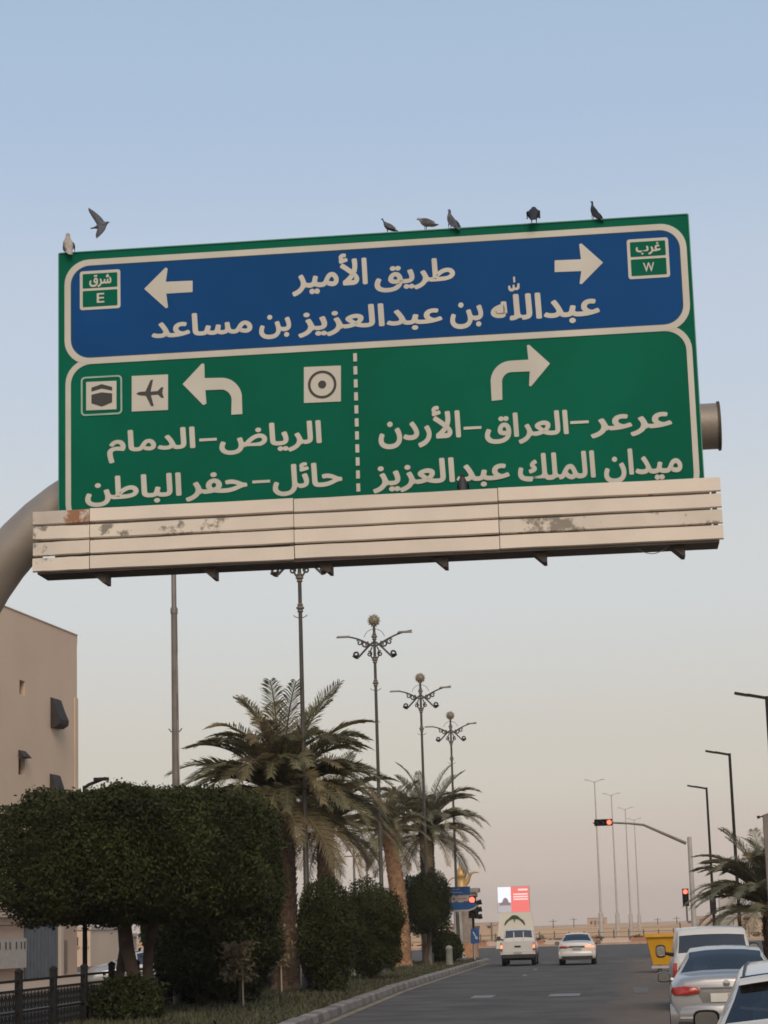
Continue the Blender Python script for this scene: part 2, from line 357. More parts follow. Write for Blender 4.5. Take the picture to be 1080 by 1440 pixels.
# grass on the median
def tufts(n, y0, y1, x0, x1, seed):
    r = np.random.RandomState(seed); yy = y0+(y1-y0)*r.rand(n)**1.3; xx = x0+(x1-x0)*r.rand(n)
    xx = np.minimum(xx, np.interp(yy, [p[0] for p in KX], [p[1] for p in KX])-.35)
    base = np.stack([xx, yy, np.full(n, .10)+.05*(1-np.abs(xx+9.3)/2.7)], 1)
    a = r.rand(n)*6.28; w = .02+.03*r.rand(n); h = .05+.13*r.rand(n)**2
    d = np.stack([np.cos(a), np.sin(a), 0*a], 1)*w[:, None]
    lean = np.stack([r.randn(n)*.05, r.randn(n)*.05, h], 1)
    return np.stack([base-d, base+d, base+lean], 1)
go = obj('grass', quads_mesh('grass', tufts(26000, 38, 118, -12, -6.3, 5), GRASSM, 3)); go['kind'] = 'stuff'
tag(go, 'short sparse green grass growing on the planted median', 'grass')

# ------------------------------------------------------------------ overhead sign on its bent steel arm
SY = 24.0
def S(px, py): p = at(px, py, SY); return (p.x, p.z)
SX0, SX1, SZ0, SZ1 = -6.255, 1.225, 6.55, 9.975
sign = thing('overhead_sign', 'large blue and green overhead direction sign hung from a bent steel arm', 'road sign', (-7.87, 24.62, .1))
lay = lambda d0, d1: (lambda p: (p[0], SY-d0, p[1]), lambda p: (p[0], SY-d1, p[1]))
pb = MB(); f0, f1 = lay(-.05, 0); pb.prism(rrect(SX0, SX1, SZ0, SZ1, .02, 2), f0, f1); panel = pb.build('panel', GREEN, sign)
tr = MB(); f0, f1 = lay(-.06, .012); tr.ring(rrect(SX0-.012, SX1+.012, SZ0-.01, SZ1+.012, .02, 2), rrect(SX0, SX1, SZ0, SZ1, .015, 2), f0, f1); tr.build('edge_trim', mat('edge_trim', (.05, .22, .14), .5), sign)
for z in (7.0, 7.9, 8.8, 9.7):
    b = MB(); b.box(((SX0+SX1)/2, SY+.09, z), (7.2, .07, .08)); b.build('back_rail', STEEL, sign)
# blue field and the two borders
bx0, bx1 = S(91, 420)[0], S(968, 390)[0]; bz1 = S(530, 340)[1]; bz0 = S(530, 489)[1]
def plate(poly, d, m, name, par=panel, th=.004):
    b = MB(); f0, f1 = lay(d, d+th); b.prism(poly, f0, f1); return b.build(name, m, par)
def frame(o, i, d, m, name, par=panel, th=.004):
    b = MB(); f0, f1 = lay(d, d+th); b.ring(o, i, f0, f1); return b.build(name, m, par)
plate(rrect(bx0+.03, bx1-.03, bz0+.03, bz1-.03, .27), .001, BLUE, 'blue_field')
frame(rrect(bx0, bx1, bz0, bz1, .30), rrect(bx0+.075, bx1-.075, bz0+.075, bz1-.075, .235), .006, WHITE, 'border')
frame(rrect(bx0+.072, bx1-.072, bz0+.072, bz1-.072, .237), rrect(bx0+.085, bx1-.085, bz0+.085, bz1-.085, .225), .0045, OUTLINE, 'border_outline', th=.003)  # thin dark line along the inner edge of the white border
gz1 = bz0+.068
go_, gi_ = rrect(bx0+.01, bx1-.005, 6.60, gz1, .30), rrect(bx0+.075, bx1-.07, 6.66, gz1-.07, .24)
frame(go_, gi_, .006-.0025, WHITE, 'border')
# dashed divider
for k in range(11):
    a, c = S(499.3+.45*k, 497+18.3*k), S(499.3+.45*k+.25, 497+18.3*k+11.5)
    plate([(a[0]-.022, c[1]), (a[0]+.022, c[1]), (a[0]+.022, a[1]), (a[0]-.022, a[1])], .005, WHITE, 'divider_dash')
# arrows
def px_plate(pts, name, m=WHITE, d=.006, par=panel): return plate([S(*p) for p in pts], d, m, name, par)
px_plate([(203, 406.5), (233, 376.5), (236, 378), (233.5, 396.5), (271, 395), (271, 411), (234, 413.2), (236.5, 432.5), (233.5, 433.8)], 'arrow')
px_plate([(848, 369.5), (818, 400), (815, 399), (817.5, 381.5), (780, 383), (780, 366.5), (817, 365), (814.5, 344), (817.5, 342.5)], 'arrow')
def bend(cx, cy, r, a0, a1, n=10): return [(cx+r*math.cos(math.radians(lerp(a0, a1, i/n))), cy-r*math.sin(math.radians(lerp(a0, a1, i/n)))) for i in range(n+1)]
px_plate([(257, 540.5), (284, 511.5), (287.5, 512), (288, 532)]+bend(312, 560, 28.5, 88, 8)+[(341, 582.5), (325.5, 583.5)]+bend(311, 563, 15, 5, 85)+[(289, 549), (290.5, 568), (286, 570)], 'arrow')
px_plate([(773.5, 511.5), (747, 543.5), (744, 543), (745, 522.5)]+bend(720, 537.5, 14, 90, 175)+[(706.5, 562.5), (691.5, 564)]+bend(719.5, 537, 29.5, 178, 92)+[(743, 506), (741, 486), (744, 485)], 'arrow')
# lettering: Arabic joining forms looked up from the character tables
FORMS = {}
for cp in list(range(0xFE80, 0xFEFD)):
    d = unicodedata.decomposition(chr(cp)).split()
    if len(d) == 2: FORMS[(d[0][1:-1], chr(int(d[1], 16)))] = chr(cp)
NOJOIN = set('اأدذرزوآإة')
def shape(w):
    out = []; i = 0; prev = False
    while i < len(w):
        if w[i:i+2] == 'لأ': out.append('\uFEF8' if prev else '\uFEF7'); prev = False; i += 2; continue
        ch = w[i]; nxt = i+1 < len(w) and ch not in NOJOIN
        f = ('medial' if nxt else 'final') if prev else ('initial' if nxt else 'isolated')
        out.append(FORMS.get((f, ch), ch)); prev = nxt; i += 1
    return ''.join(out[::-1])
def text_mesh(body, bold=.02, ext=.004):
    c = bpy.data.curves.new('lettering', 'FONT'); c.body = body; c.size = 1; c.resolution_u = 3; c.offset = bold; c.fill_mode = 'FRONT' if not ext else 'BOTH'
    c.extrude = ext
    o = bpy.data.objects.new('lettering', c); COL.objects.link(o)
    dg = bpy.context.evaluated_depsgraph_get(); me = bpy.data.meshes.new_from_object(o.evaluated_get(dg))
    bpy.data.objects.remove(o); bpy.data.curves.remove(c); return me
ADV = {}
def co_of(me):
    co = np.empty(len(me.vertices)*3, np.float32); me.vertices.foreach_get('co', co); return co.reshape(-1, 3)
def advance(g):
    if g not in ADV:
        i_ = co_of(text_mesh('I', 0, 0))[:, 0].max(); ADV[g] = float(co_of(text_mesh(g+'I', 0, 0))[:, 0].max()-i_)
    return ADV[g]
def shaped_mesh(gl, bold):
    """flat lettering film: every stroke is widened by a round nib (shifted layers, each a hair above the last)"""
    nib = [(0, 0)]+[(bold*math.cos(q*PI/5+.3), bold*math.sin(q*PI/5+.3)) for q in range(10)] if bold else [(0, 0)]
    V, F, x, off, lv = [], [], 0.0, 0, 0
    for k, g in enumerate(gl):
        me = text_mesh(g, 0, 0); c0_ = co_of(me); pf = [tuple(p.vertices) for p in me.polygons]
        for q, (dx, dy) in enumerate(nib):
            co = c0_.copy(); co[:, 0] += x+dx; co[:, 1] += dy; co[:, 2] = k*11+q; V.append(co); F += [tuple(i+off for i in p) for p in pf]; off += len(co)
        x += advance(g); bpy.data.meshes.remove(me)
    me = bpy.data.meshes.new('lettering'); me.from_pydata(np.concatenate(V).tolist(), [], F); return me
def word(w, left, right, top, bottom, m=WHITE, par=panel, bold=.030, d=.006, arabic=True):
    """left, right, top, bottom: points of the sign face that bound the word"""
    me = shaped_mesh(shape(w) if arabic else w, bold); co = co_of(me)
    lo, hi = co.min(0), co.max(0)
    x0, x1, z1, z0 = S(*left)[0], S(*right)[0], S(*top)[1], S(*bottom)[1]
    X = x0+(co[:, 0]-lo[0])/(hi[0]-lo[0])*(x1-x0); Z = z0+(co[:, 1]-lo[1])/(hi[1]-lo[1])*(z1-z0)
    Y = SY-d-co[:, 2]*.00008
    o = root_loc(par); P = np.stack([X-o.x, Y-o.y, Z-o.z], 1).astype(np.float32)
    me.vertices.foreach_set('co', P.ravel()); me.update(); me.materials.clear(); me.materials.append(m)
    return obj('lettering', me, par)
B_ = [('طريق', 526.5, 640, (609, 363.5), (541, 411.5)), ('الأمير', 410.5, 517, (480, 357), (419, 417)),
      ('مساعد', 213, 355, (283, 440), (217, 476)), ('بن', 364.5, 409.5, (378, 443), (372, 477.5)),
      ('عبدالعزيز', 419, 622.5, (534, 427), (429, 475)), ('بن', 633, 679.5, (648, 425.5), (645, 463)),
      ('عبدالله', 690, 843.5, (753, 412), (800, 455)),
      ('الدمام', 151, 275, (272.5, 600), (156, 652)), ('الرياض', 308.5, 452.5, (449, 591), (320.5, 640)),
      ('الباطن', 120, 255.5, (252, 664.5), (128, 713.5)), ('حفر', 261, 348, (295, 664.5), (270, 705.5)),
      ('حائل', 383.5, 481.5, (422, 650.5), (396, 698)),
      ('الأردن', 532, 648, (614, 571), (546, 632)), ('العراق', 681.5, 799.5, (795, 576.5), (695, 626.5)),
      ('عرعر', 830, 945.5, (930, 579.5), (839, 616.5)),
      ('عبدالعزيز', 524, 717, (633.5, 643.5), (531, 694)), ('الملك', 728, 837, (833, 633.5), (802, 674.5)),
      ('ميدان', 849, 959.5, (883, 631), (861, 680))]
for w, l, r, t, b in B_:
    cy = (t[1]+b[1])/2; word(w, (l, cy), (r, cy), t, b)
for l, r, y in ((280.5, 305, 618.5), (355, 380, 677.5), (652, 677, 602), (802, 828, 594)):
    px_plate([(l, y+2.6), (r, y+1.2), (r, y-2.6), (l, y-1.4)], 'hyphen')
px_plate([(714.6, 402.5), (717.2, 401.8), (718.4, 406), (720.8, 405.6), (721, 401), (723.4, 400.6), (724.2, 405), (727, 404.3), (727.6, 399.2), (730.4, 398.4), (730.6, 405.6), (727.6, 408.4), (723.6, 408.2), (721, 410.2), (717, 410), (714.8, 407)], 'vowel_mark')
px_plate([(697, 437), (699.5, 431.5), (703.5, 429), (707, 431), (708.5, 436), (708, 440.5), (699.5, 441)], 'letter_centre', d=.0125)
px_plate([(721.4, 389.8), (724.2, 389.2), (724.6, 397.2), (722.2, 397.8)], 'vowel_mark')
# route badges
def badge(x0, x1, y0, y1, ar, la):
    (a, b1), (c, b0) = S(x0, (y0+y1)/2), S(x1, (y0+y1)/2); zt, zb = S((x0+x1)/2, y0)[1], S((x0+x1)/2, y1)[1]
    bd = plate(rrect(a, c, zb, zt, .03, 3), .005, WHITE, 'route_badge', sign); e = .036; zm = (zt+zb)/2+.01
    plate(rrect(a+e, c-e, zm+.016, zt-e, .012, 3), .0085, GREEN, 'badge_field', bd); plate(rrect(a+e, c-e, zb+e, zm-.016, .012, 3), .0085, GREEN, 'badge_field', bd)
    return bd
bd = badge(112.5, 169.5, 380.5, 435, 'شرق', 'E'); word('شرق', (126, 395), (157, 394), (150, 385.5), (128, 405), par=bd, bold=.03, d=.0135); word('E', (136.5, 419), (147, 419), (142, 412.5), (142, 426), par=bd, bold=.012, d=.0135, arabic=False)
bd = badge(882.5, 941, 335.5, 391.5, 'غرب', 'W'); word('غرب', (894, 351), (929, 350), (912, 341.5), (905, 359), par=bd, bold=.03, d=.0135); word('W', (904.5, 376), (920, 376), (912, 369.5), (912, 382.5), par=bd, bold=.012, d=.0135, arabic=False)
# pictograms
def square(x0, x1, y0, y1, tilt=2.2):
    return px_plate([(x0, y1), (x1, y1-tilt), (x1, y0-tilt), (x0, y0)], 'pictogram', d=.006, par=sign)
pc = square(185.5, 236.5, 529, 579)
AP = [(192, 554), (196, 551.5), (205, 550.8), (212, 535), (215.5, 534.2), (212, 551), (222, 550.3), (227, 545), (230, 544.8), (228.5, 552.5), (230.5, 559.5), (227.5, 559.8), (222.5, 555), (212.5, 556), (216.5, 571), (213, 571.5), (205.5, 556.8), (196, 556)]
px_plate(AP, 'aeroplane', BLACK, .0105, pc)
pc = square(427.5, 479.5, 516.5, 567)
c0 = S(453.3, 541); f0, f1 = lay(.0105, .0145)
b = MB(); b.ring(arc(*c0, .168, 0, 2*PI*39/40, 39), arc(*c0, .138, 0, 2*PI*39/40, 39), f0, f1); b.build('ring', BLACK, pc)
b = MB(); b.prism(arc(*c0, .048, 0, 2*PI*19/20, 19), f0, f1); b.build('dot', BLACK, pc)
a, c = S(114, 558), S(172, 555); zt, zb = S(143, 529)[1], S(143, 584)[1]
frame(rrect(a[0], c[0], zb, zt, .05, 5), rrect(a[0]+.02, c[0]-.02, zb+.02, zt-.02, .035, 5), .006, mat('sign_pale_green', (.30, .42, .32), .5), 'pictogram_frame', sign)
pc = square(121.5, 164, 537.5, 577.5, 1.8)
px_plate([(129, 567.5), (143.5, 572), (158, 566), (158, 553.5), (143, 552), (129, 555.5)], 'cube_building', BLACK, .0105, pc)
px_plate([(129, 551), (143.5, 546.5), (158, 549.5), (158, 544.5), (143.5, 540.5), (129, 545.5)], 'cube_building_top', BLACK, .0105, pc)
# bent arm
zc = at(992, 600, 24.62).z; r_ = 3.3; xc = -4.55
pts = [(at(1009, 599, 24.62).x, 24.62, zc)]+[(lerp(1.2, xc, i/6), 24.62, zc) for i in range(7)]+[(xc-r_*math.sin(PI/2*i/16), 24.62, zc-r_*(1-math.cos(PI/2*i/16))) for i in range(1, 17)]+[(xc-r_, 24.62, z) for z in (3, 1.5, .12)]
b = MB(); b.tube(pts, [.27]*8+[.27+.05*i/16 for i in range(1, 17)]+[.33, .34, .36], 28); b.build('arm', STEEL, sign, 40)
b = MB(); b.lathe([(.29, 0), (.29, .03)], 24, M=Matrix.Translation((pts[0][0], 24.62, zc)) @ Matrix.Rotation(PI/2, 4, 'Y')); b.build('end_cap', DARKSTEEL, sign, 40)
b = MB(); b.box((xc-r_, 24.62, .13), (.95, .95, .05)); b.build('base_plate', STEEL, sign)
for x in (-5.2, -3.2, -1.2, .6):
    b = MB(); b.box((x, 24.25, 8.2), (.10, .28, 3.2)); b.build('upright', STEEL, sign)
# slatted light trough below the panel
TX0, TX1, TZ0, TZ1, TY = -6.36, 1.37, 5.97, 6.69, 23.2
b = MB()
b.add([(TX0+.13, TY+.50, TZ0+.01), (TX1-.10, TY+.50, TZ0+.01), (TX1-.10, TY+.50, TZ1-.05), (TX0+.13, TY+.50, TZ1-.05)], [(0, 1, 2, 3)])
b.box(((TX0+TX1)/2, TY+.26, TZ0+.0), (TX1-TX0-.1, .46, .03))
for x in (TX0+.08, TX0+.68, -3.4, -1.1, .6, TX1-.08): b.box((x, TY+.045, (TZ0+TZ1)/2), (.05, .03, TZ1-TZ0-.06))
trough = b.build('light_trough', DARKSTEEL, sign)
joints = [TX0, -5.70, -3.37, -1.08, TX1]; hs = (TZ1-TZ0)/4
for r in range(4):
    for c in range(4):
        x0, x1 = joints[c]+.004, joints[c+1]-.004; z0 = TZ0+r*hs+.009; z1 = z0+hs-.018
        s = MB(); dz = rng.uniform(-.006, .006); dz2 = rng.uniform(-.006, .006); dy = rng.uniform(-.008, .008); k = .012
        P = [(TY+dy+.03, 0), (TY+dy, k), (TY+dy, z1-z0-k), (TY+dy+.03, z1-z0)]
        nseg = 6; rows = []
        for q in range(nseg+1):
            t = q/nseg; xx = lerp(x0, x1, t); w = rng.uniform(-.004, .004)
            rows.append([(xx, p[0]+w, z0+p[1]+lerp(dz, dz2, t)+.002*math.sin(q*2+r)) for p in P])
        s.grid(rows)
        m = SLATR if (r == 3 and c == 0) else SLATW if (c == 0 or (c == 3 and r == 1) or (c == 1 and r == 2)) else SLAT
        s.build('slat', m, trough)
for px in (148, 300, 462, 624.5, 764, 958):
    x = at(px, 795, TY+.3).x
    s = MB(); s.prism([(x-.12, TZ0-.012), (x+.045, TZ0-.012), (x+.045, TZ0-.13), (x+.01, TZ0-.13)], lambda p: (p[0], TY+.12, p[1]), lambda p: (p[0], TY+.40, p[1])); s.build('bracket', DARKSTEEL, trough)
s = MB(); a = at(892, 768, TY+.2); c = at(942, 767, TY+.2); s.tube([(lerp(a.x, c.x, t/8), TY+.2, a.z-.085*math.sin(PI*t/8)-.01) for t in range(9)], .005, 5); s.build('loose_cable', mat('cable_grey', (.4, .38, .36), .6), trough)

# ------------------------------------------------------------------ pigeons
PIG = mat('pigeon_grey', (.085, .088, .098), .7, 0, .35, 30)
PIGP = mat('pigeon_pale', (.36, .31, .27), .7, 0, .3, 22)
PIGD = mat("pigeon_dark", (.016, .017, .02), .6, 0, .3, 30)
LEGM = mat('pigeon_leg', (.25, .09, .07), .7)
def sweep(rings, n=14):
    """rings: (x, z, half-width, half-height)"""
    b = MB(); b.grid([[(x, ry*math.cos(2*PI*k/n), z+rz*math.sin(2*PI*k/n)) for k in range(n)] for x, z, ry, rz in rings], True)
    b.f.append(tuple(range(n))[::-1]); b.f.append(tuple((len(rings)-1)*n+k for k in range(n))); return b
BODY = [(-.185, .040, .010, .004), (-.17, .042, .030, .006), (-.13, .052, .030, .010), (-.10, .066, .034, .022), (-.06, .085, .048, .042), (-.015, .105, .058, .055),
        (.03, .125, .055, .056), (.062, .150, .042, .046), (.078, .180, .029, .032), (.086, .203, .025, .024), (.094, .220, .025, .023), (.103, .230, .021, .019), (.115, .233, .012, .011), (.121, .232, .006, .006)]
def pigeon(label, px, py, Y, z, rz, m, s=.8, pitch=0, tuck=False):
    x = at(px, py, Y).x; t = thing('pigeon', label, 'pigeon', (x, Y, z), 'pigeons on and over the sign', rz); t.scale = (s, s*1.3, s*1.06)
    R_ = Matrix.Translation((0, 0, .05)) @ Matrix.Rotation(-pitch, 4, 'Y') @ Matrix.Translation((0, 0, -.05))
    rings = BODY
    if tuck: rings = [(x_ if i < 7 else x_*.9-.0, z_ if i < 7 else .125+(z_-.125)*.55, a, b_) for i, (x_, z_, a, b_) in enumerate(BODY)]
    hz = rings[-1][1]; hx = rings[-1][0]
    b = sweep(rings); b.v = [tuple(R_ @ Vector(p)) for p in b.v]; b.build('body', m, t, 180, world=False)
    b = MB(); b.lathe([(.006, 0), (.004, .012), (.001, .022)], 6, M=R_ @ Matrix.Translation((hx-.002, 0, hz)) @ Matrix.Rotation(PI/2+.25, 4, 'Y')); b.build('beak', PIGD, t, world=False)
    for sgn in (-1, 1):
        w = MB(); w.grid([[(lerp(.045, -.155, u)+.0, sgn*(.058*math.sin(PI*(.25+.5*u))+.006), lerp(.135, .06, u)+v_*.04*math.sin(PI*min(1, .15+u*.8))) for v_ in (-1, -.4, .3, .9)] for u in (0, .15, .35, .55, .75, .9, 1)])
        w.v = [tuple(R_ @ Vector(p)) for p in w.v]; w.build('wing', PIG if m is PIGP else m, t, 180, world=False)
        l_ = MB(); l_.tube([(.0, sgn*.022, .07), (.008, sgn*.022, .035), (.002, sgn*.022, .004), (.022, sgn*.024, .002)], [.010, .005, .004, .003], 6); l_.build('leg', LEGM, t, 180, world=False)
    return t
ZT = SZ1+.012
pigeon('pale pigeon perched on the upper left corner of the overhead sign', 95, 345, SY+.02, ZT, math.radians(120), PIGP, .85, .6)
pigeon('small grey pigeon facing left, leftmost of the five on the long top edge', 545, 320, SY+.02, ZT, math.radians(178), PIG, .68, .1)
pigeon('hunched pale pigeon between the two grey pigeons atop the sign', 599, 321, SY+.02, ZT, math.radians(165), PIGP, .85, -.1, True)
pigeon('upright grey pigeon right of the hunched pale one on the sign', 633, 317, SY+.02, ZT, math.radians(150), PIG, .84, .5)
pigeon('dark round pigeon seen from behind on the sign above the right arrow', 751, 312, SY+.02, ZT, math.radians(88), PIGD, .98, .25, True)
pigeon('dark upright pigeon nearest the right end of the sign top', 834, 306, SY+.02, ZT, math.radians(160), PIGD, .80, .5)
pigeon('small black pigeon standing on the slatted trough before the lettering', 650, 677, TY+.22, TZ1-.02, math.radians(100), PIGD, .82, .7)
p = at(143, 316, 25.5)
t = thing('pigeon', 'grey pigeon flying above the left end of the sign', 'pigeon', p, 'pigeons on and over the sign')
FM = Matrix.Rotation(math.radians(15), 4, 'Z') @ Matrix.Rotation(math.radians(-8), 4, 'Y') @ Matrix.Translation((0, 0, -.12)); t.scale = (.8, .8, .8)
b = sweep([(x, .10+(z-.10)*.35, a, c) for x, z, a, c in BODY]); b.v = [tuple(FM @ Vector(q)) for q in b.v]; b.build('body', PIG, t, 180, world=False)
for sgn, tip in ((1, (-.16, .10, .34)), (-1, (-.12, -.07, -.22))):
    w = MB(); root = Vector((.03, sgn*.04, .115)); tp = Vector(tip)+Vector((0, 0, .11)); rows = []
    for i in range(7):
        u = i/6; c = lerp(root, tp, u)+Vector((.035*math.sin(PI*u), sgn*.03*math.sin(PI*u), 0)); ch = .075*(1-u**3)+.008
        rows.append([c+Vector((ch*.5, 0, .01*sgn)), c+Vector((0, 0, .008*sgn)), c+Vector((-ch, 0, -.03*sgn)), c+Vector((-ch, .004, -.03*sgn)), c+Vector((0, .008, 0)), c+Vector((ch*.5, .004, .01*sgn))])
    w.grid([[tuple(FM @ q) for q in r] for r in rows], True); w.build('wing', PIG, t, 180, world=False)
b = MB(); b.lathe([(.006, 0), (.001, .022)], 6, M=FM @ Matrix.Translation((.12, 0, .146)) @ Matrix.Rotation(PI/2+.2, 4, 'Y')); b.build('beak', PIGD, t, world=False)

# ------------------------------------------------------------------ ornate lamp posts on the median
def bez(a, b, c, d, n=12): return [tuple((Vector(a)*(1-t)**3+Vector(b)*3*t*(1-t)**2+Vector(c)*3*t*t*(1-t)+Vector(d)*t**3)) for t in [i/n for i in range(n+1)]]
def spiral(cx, cz, r, turns, s, a0=0, n=18): return [(cx+s*r*(1-.75*i/n)*math.cos(a0+turns*2*PI*i/n), 0, cz+r*(1-.75*i/n)*math.sin(a0+turns*2*PI*i/n)) for i in range(n+1)]
def lamp_post(loc, label):
    H = 14.55
    t = thing('ornate_lamp_post', label, 'lamp post', loc, 'ornate lamp posts along the median')
    K = dict(parent=t, world=False)
    b = MB(); b.lathe([(.22, 0), (.22, .5), (.14, .65), (.11, 2.5), (.115, 2.55), (.09, 2.6), (.075, 6), (.062, 11), (.055, H-.55)], 14); b.build('pole', LAMPBROWN, smooth=40, **K)
    for z in (H-2.9, H-1.95, H-1.0):
        b = MB(); b.lathe([(.06, -.12), (.10, -.09), (.075, -.03), (.125, 0), (.125, .05), (.075, .08), (.095, .13), (.06, .17)], 14, (0, 0, z)); b.build('collar', GREYPOLE, smooth=40, **K)
    b = MB(); b.lathe([(.02, 0), (.10, .04), (.19, .13), (.22, .24), (.19, .35), (.10, .43), (.02, .46)], 16, (0, 0, H-.55))
    for k in range(40):
        z_ = 1-2*(k+.5)/40; a = k*2.4; d = Vector((math.sqrt(1-z_*z_)*math.cos(a), math.sqrt(1-z_*z_)*math.sin(a), z_))
        c = Vector((0, 0, H-.31)); b.tube([c+d*.19, c+d*.29], [.035, .008], 5)
    b.build('finial', mat('finial_gilt', (.24, .20, .13), .6, .2), smooth=60, **K)
    za = H-1.28
    for s in (-1, 1):
        b = MB(); p_ = bez((0, 0, za-.1), (s*.45, 0, za+.1), (s*.8, 0, za+.42), (s*1.55, 0, za+.42+.08*s)); b.tube(p_, [.045-.015*i/12 for i in range(13)], 7); arm = b.build('arm', LAMPBROWN, smooth=60, **K)
        b = MB(); b.box((s*1.26, 0, za+.40+.05*s), (.62, .2, .07), taper=.8); b.build('lamp_head', GREYPOLE, arm, world=False)
        b = MB(); b.tube(bez((0, 0, za+.12), (s*.3, 0, za-.1), (s*.5, 0, za-.35), (s*.68, 0, za-.52)), .042, 7); b.tube(spiral(s*.74, za-.40, .16, 1.0, s, -2), .042, 6)
        b.lathe([(.02, 0), (.10, .03), (.13, .08), (.06, .12)], 8, (s*.80, 0, za-.54)); b.build('lower_scroll', LAMPBROWN, smooth=60, **K)
        b = MB(); b.tube(spiral(s*.40, za+.02, .15, 1.3, s, 2.4), .036, 6); b.tube(spiral(s*.62, za+.08, .13, 1.2, s, .6), .03, 6)
        b.tube(bez((s*.06, 0, za-.62), (s*.2, 0, za-.5), (s*.22, 0, za-.3), (s*.1, 0, za-.12)), .03, 6); b.tube(spiral(s*.22, za-.4, .12, 1.2, s, 1.2), .03, 6)
        b.tube(bez((s*.05, 0, za+.62), (s*.22, 0, za+.6), (s*.36, 0, za+.5), (s*.42, 0, za+.3)), .012, 5); b.build('scroll_work', LAMPBROWN, smooth=60, **K)
    b = MB(); b.tube(bez((-.22, 0, H-3.1), (-.1, 0, H-3.22), (.1, 0, H-3.22), (.22, 0, H-3.1)), .014, 5); b.build('hook', GREYPOLE, smooth=60, **K)
    return t
LX = -9.3
lp = lamp_post((LX, 86.2, .12), 'second nearest ornate lamp post, rising between the date palm crowns')
dup(lp, (LX, 65.0, .12), label='nearest ornate lamp post, its top hidden behind the sign trough')
dup(lp, (LX, 107.2, .12), label='third ornate lamp post from the camera along the median')
dup(lp, (LX, 127.2, .12), label='farthest and smallest ornate lamp post on the median')
# tall plain mast
b0 = at(247.5, 1110, 56)
t = thing('mast', 'plain grey steel mast with a cable rising behind the big clipped hedge', 'mast', (b0.x, 56, .12))
b = MB(); zj = at(250, 862, 56).z; b.lathe([(.14, 0), (.13, 1), (.105, 5), (.085, zj-.1)], 14); b.build('lower_pole', GREYPOLE, t, 40, world=False)
b = MB(); b.lathe([(.10, zj-.14), (.10, zj), (.07, zj+.05), (.055, 16.5)], 14); b.build('upper_pole', GREYPOLE, t, 40, world=False)
b = MB(); b.tube([(.09, -.03, 2)]+[(.09+.03*math.sin(i*.9), -.05, 4+i*.75) for i in range(8)], .012, 5); b.build('cable', PALEPOLE, t, 60, world=False)
z = at(247, 1035, 56).z
b = MB(); b.tube([(-.18, 0, z+.08), (-.12, 0, z), (.12, 0, z), (.18, 0, z+.08)], .018, 5); b.build('bracket', GREYPOLE, t, world=False)

# ------------------------------------------------------------------ street lamps on the right
def street_lamp(loc, label, H=8.35):
    t = thing('street_lamp', label, 'street lamp', loc, 'black angular street lamps on the right pavement')
    b = MB(); b.box((0, 0, .02), (.36, .36, .04)); b.box((0, 0, H/2), (.15, .15, H), taper=.72); b.build('pole', BLACKMETAL, t, world=False)
    b = MB(); M_ = Matrix.Translation((0, 0, H-.06)) @ Matrix.Rotation(math.radians(12), 4, 'Y'); b.box((-.28, 0, .0), (.66, .09, .09), M_); b.build('arm', BLACKMETAL, t, world=False)
    b = MB(); b.box((-.78, 0, -.01), (.46, .20, .07), M_); h = b.build('lamp_head', BLACKMETAL, t, world=False)
    b = MB(); b.box((-.78, 0, -.05), (.36, .15, .012), M_); b.build('lens', PALEPOLE, h, world=False)
    return t
sl = street_lamp((5.0, 67.5, .12), 'nearest black street lamp, its pole cut by the right frame edge', 8.6)
dup(sl, (5.02, 90.5, .12), label='middle black street lamp of the three on the right')
dup(sl, (5.0, 113.5, .12), label='farthest black street lamp of the three on the right')
# far highway masts
def highway_mast(px_b, px_t, pt, Y, label):
    loc = at(px_b, 1318, Y); z = at(px_t, pt, Y).z
    t = thing('highway_mast', label, 'light mast', (loc.x, Y, -.05), 'tall pale highway masts beyond the crossing')
    b = MB(); b.lathe([(.34, 0), (.34, 3.4), (.18, 3.5), (.14, z*.45), (.07, z)], 10); b.build('pole', PALEPOLE, t, 40, world=False)
    for s in (-1, 1):
        b = MB(); b.tube([(0, 0, z-.2), (s*.6, 0, z+.08), (s*1.1, 0, z+.2)], [.05, .045, .04], 6); b.box((s*1.15, 0, z+.21), (.6, .3, .09)); b.build('arm', PALEPOLE, t, 60, world=False)
    return t
highway_mast(846.5, 837, 1098, 308, 'leftmost and tallest of the four far highway masts')
highway_mast(869.5, 861.4, 1117, 345, 'second from left of the four far highway masts')
highway_mast(888.3, 878.5, 1137, 385, 'third from left of the four far highway masts')
highway_mast(900.3, 891.7, 1152, 425, 'rightmost and shortest of the four far highway masts')

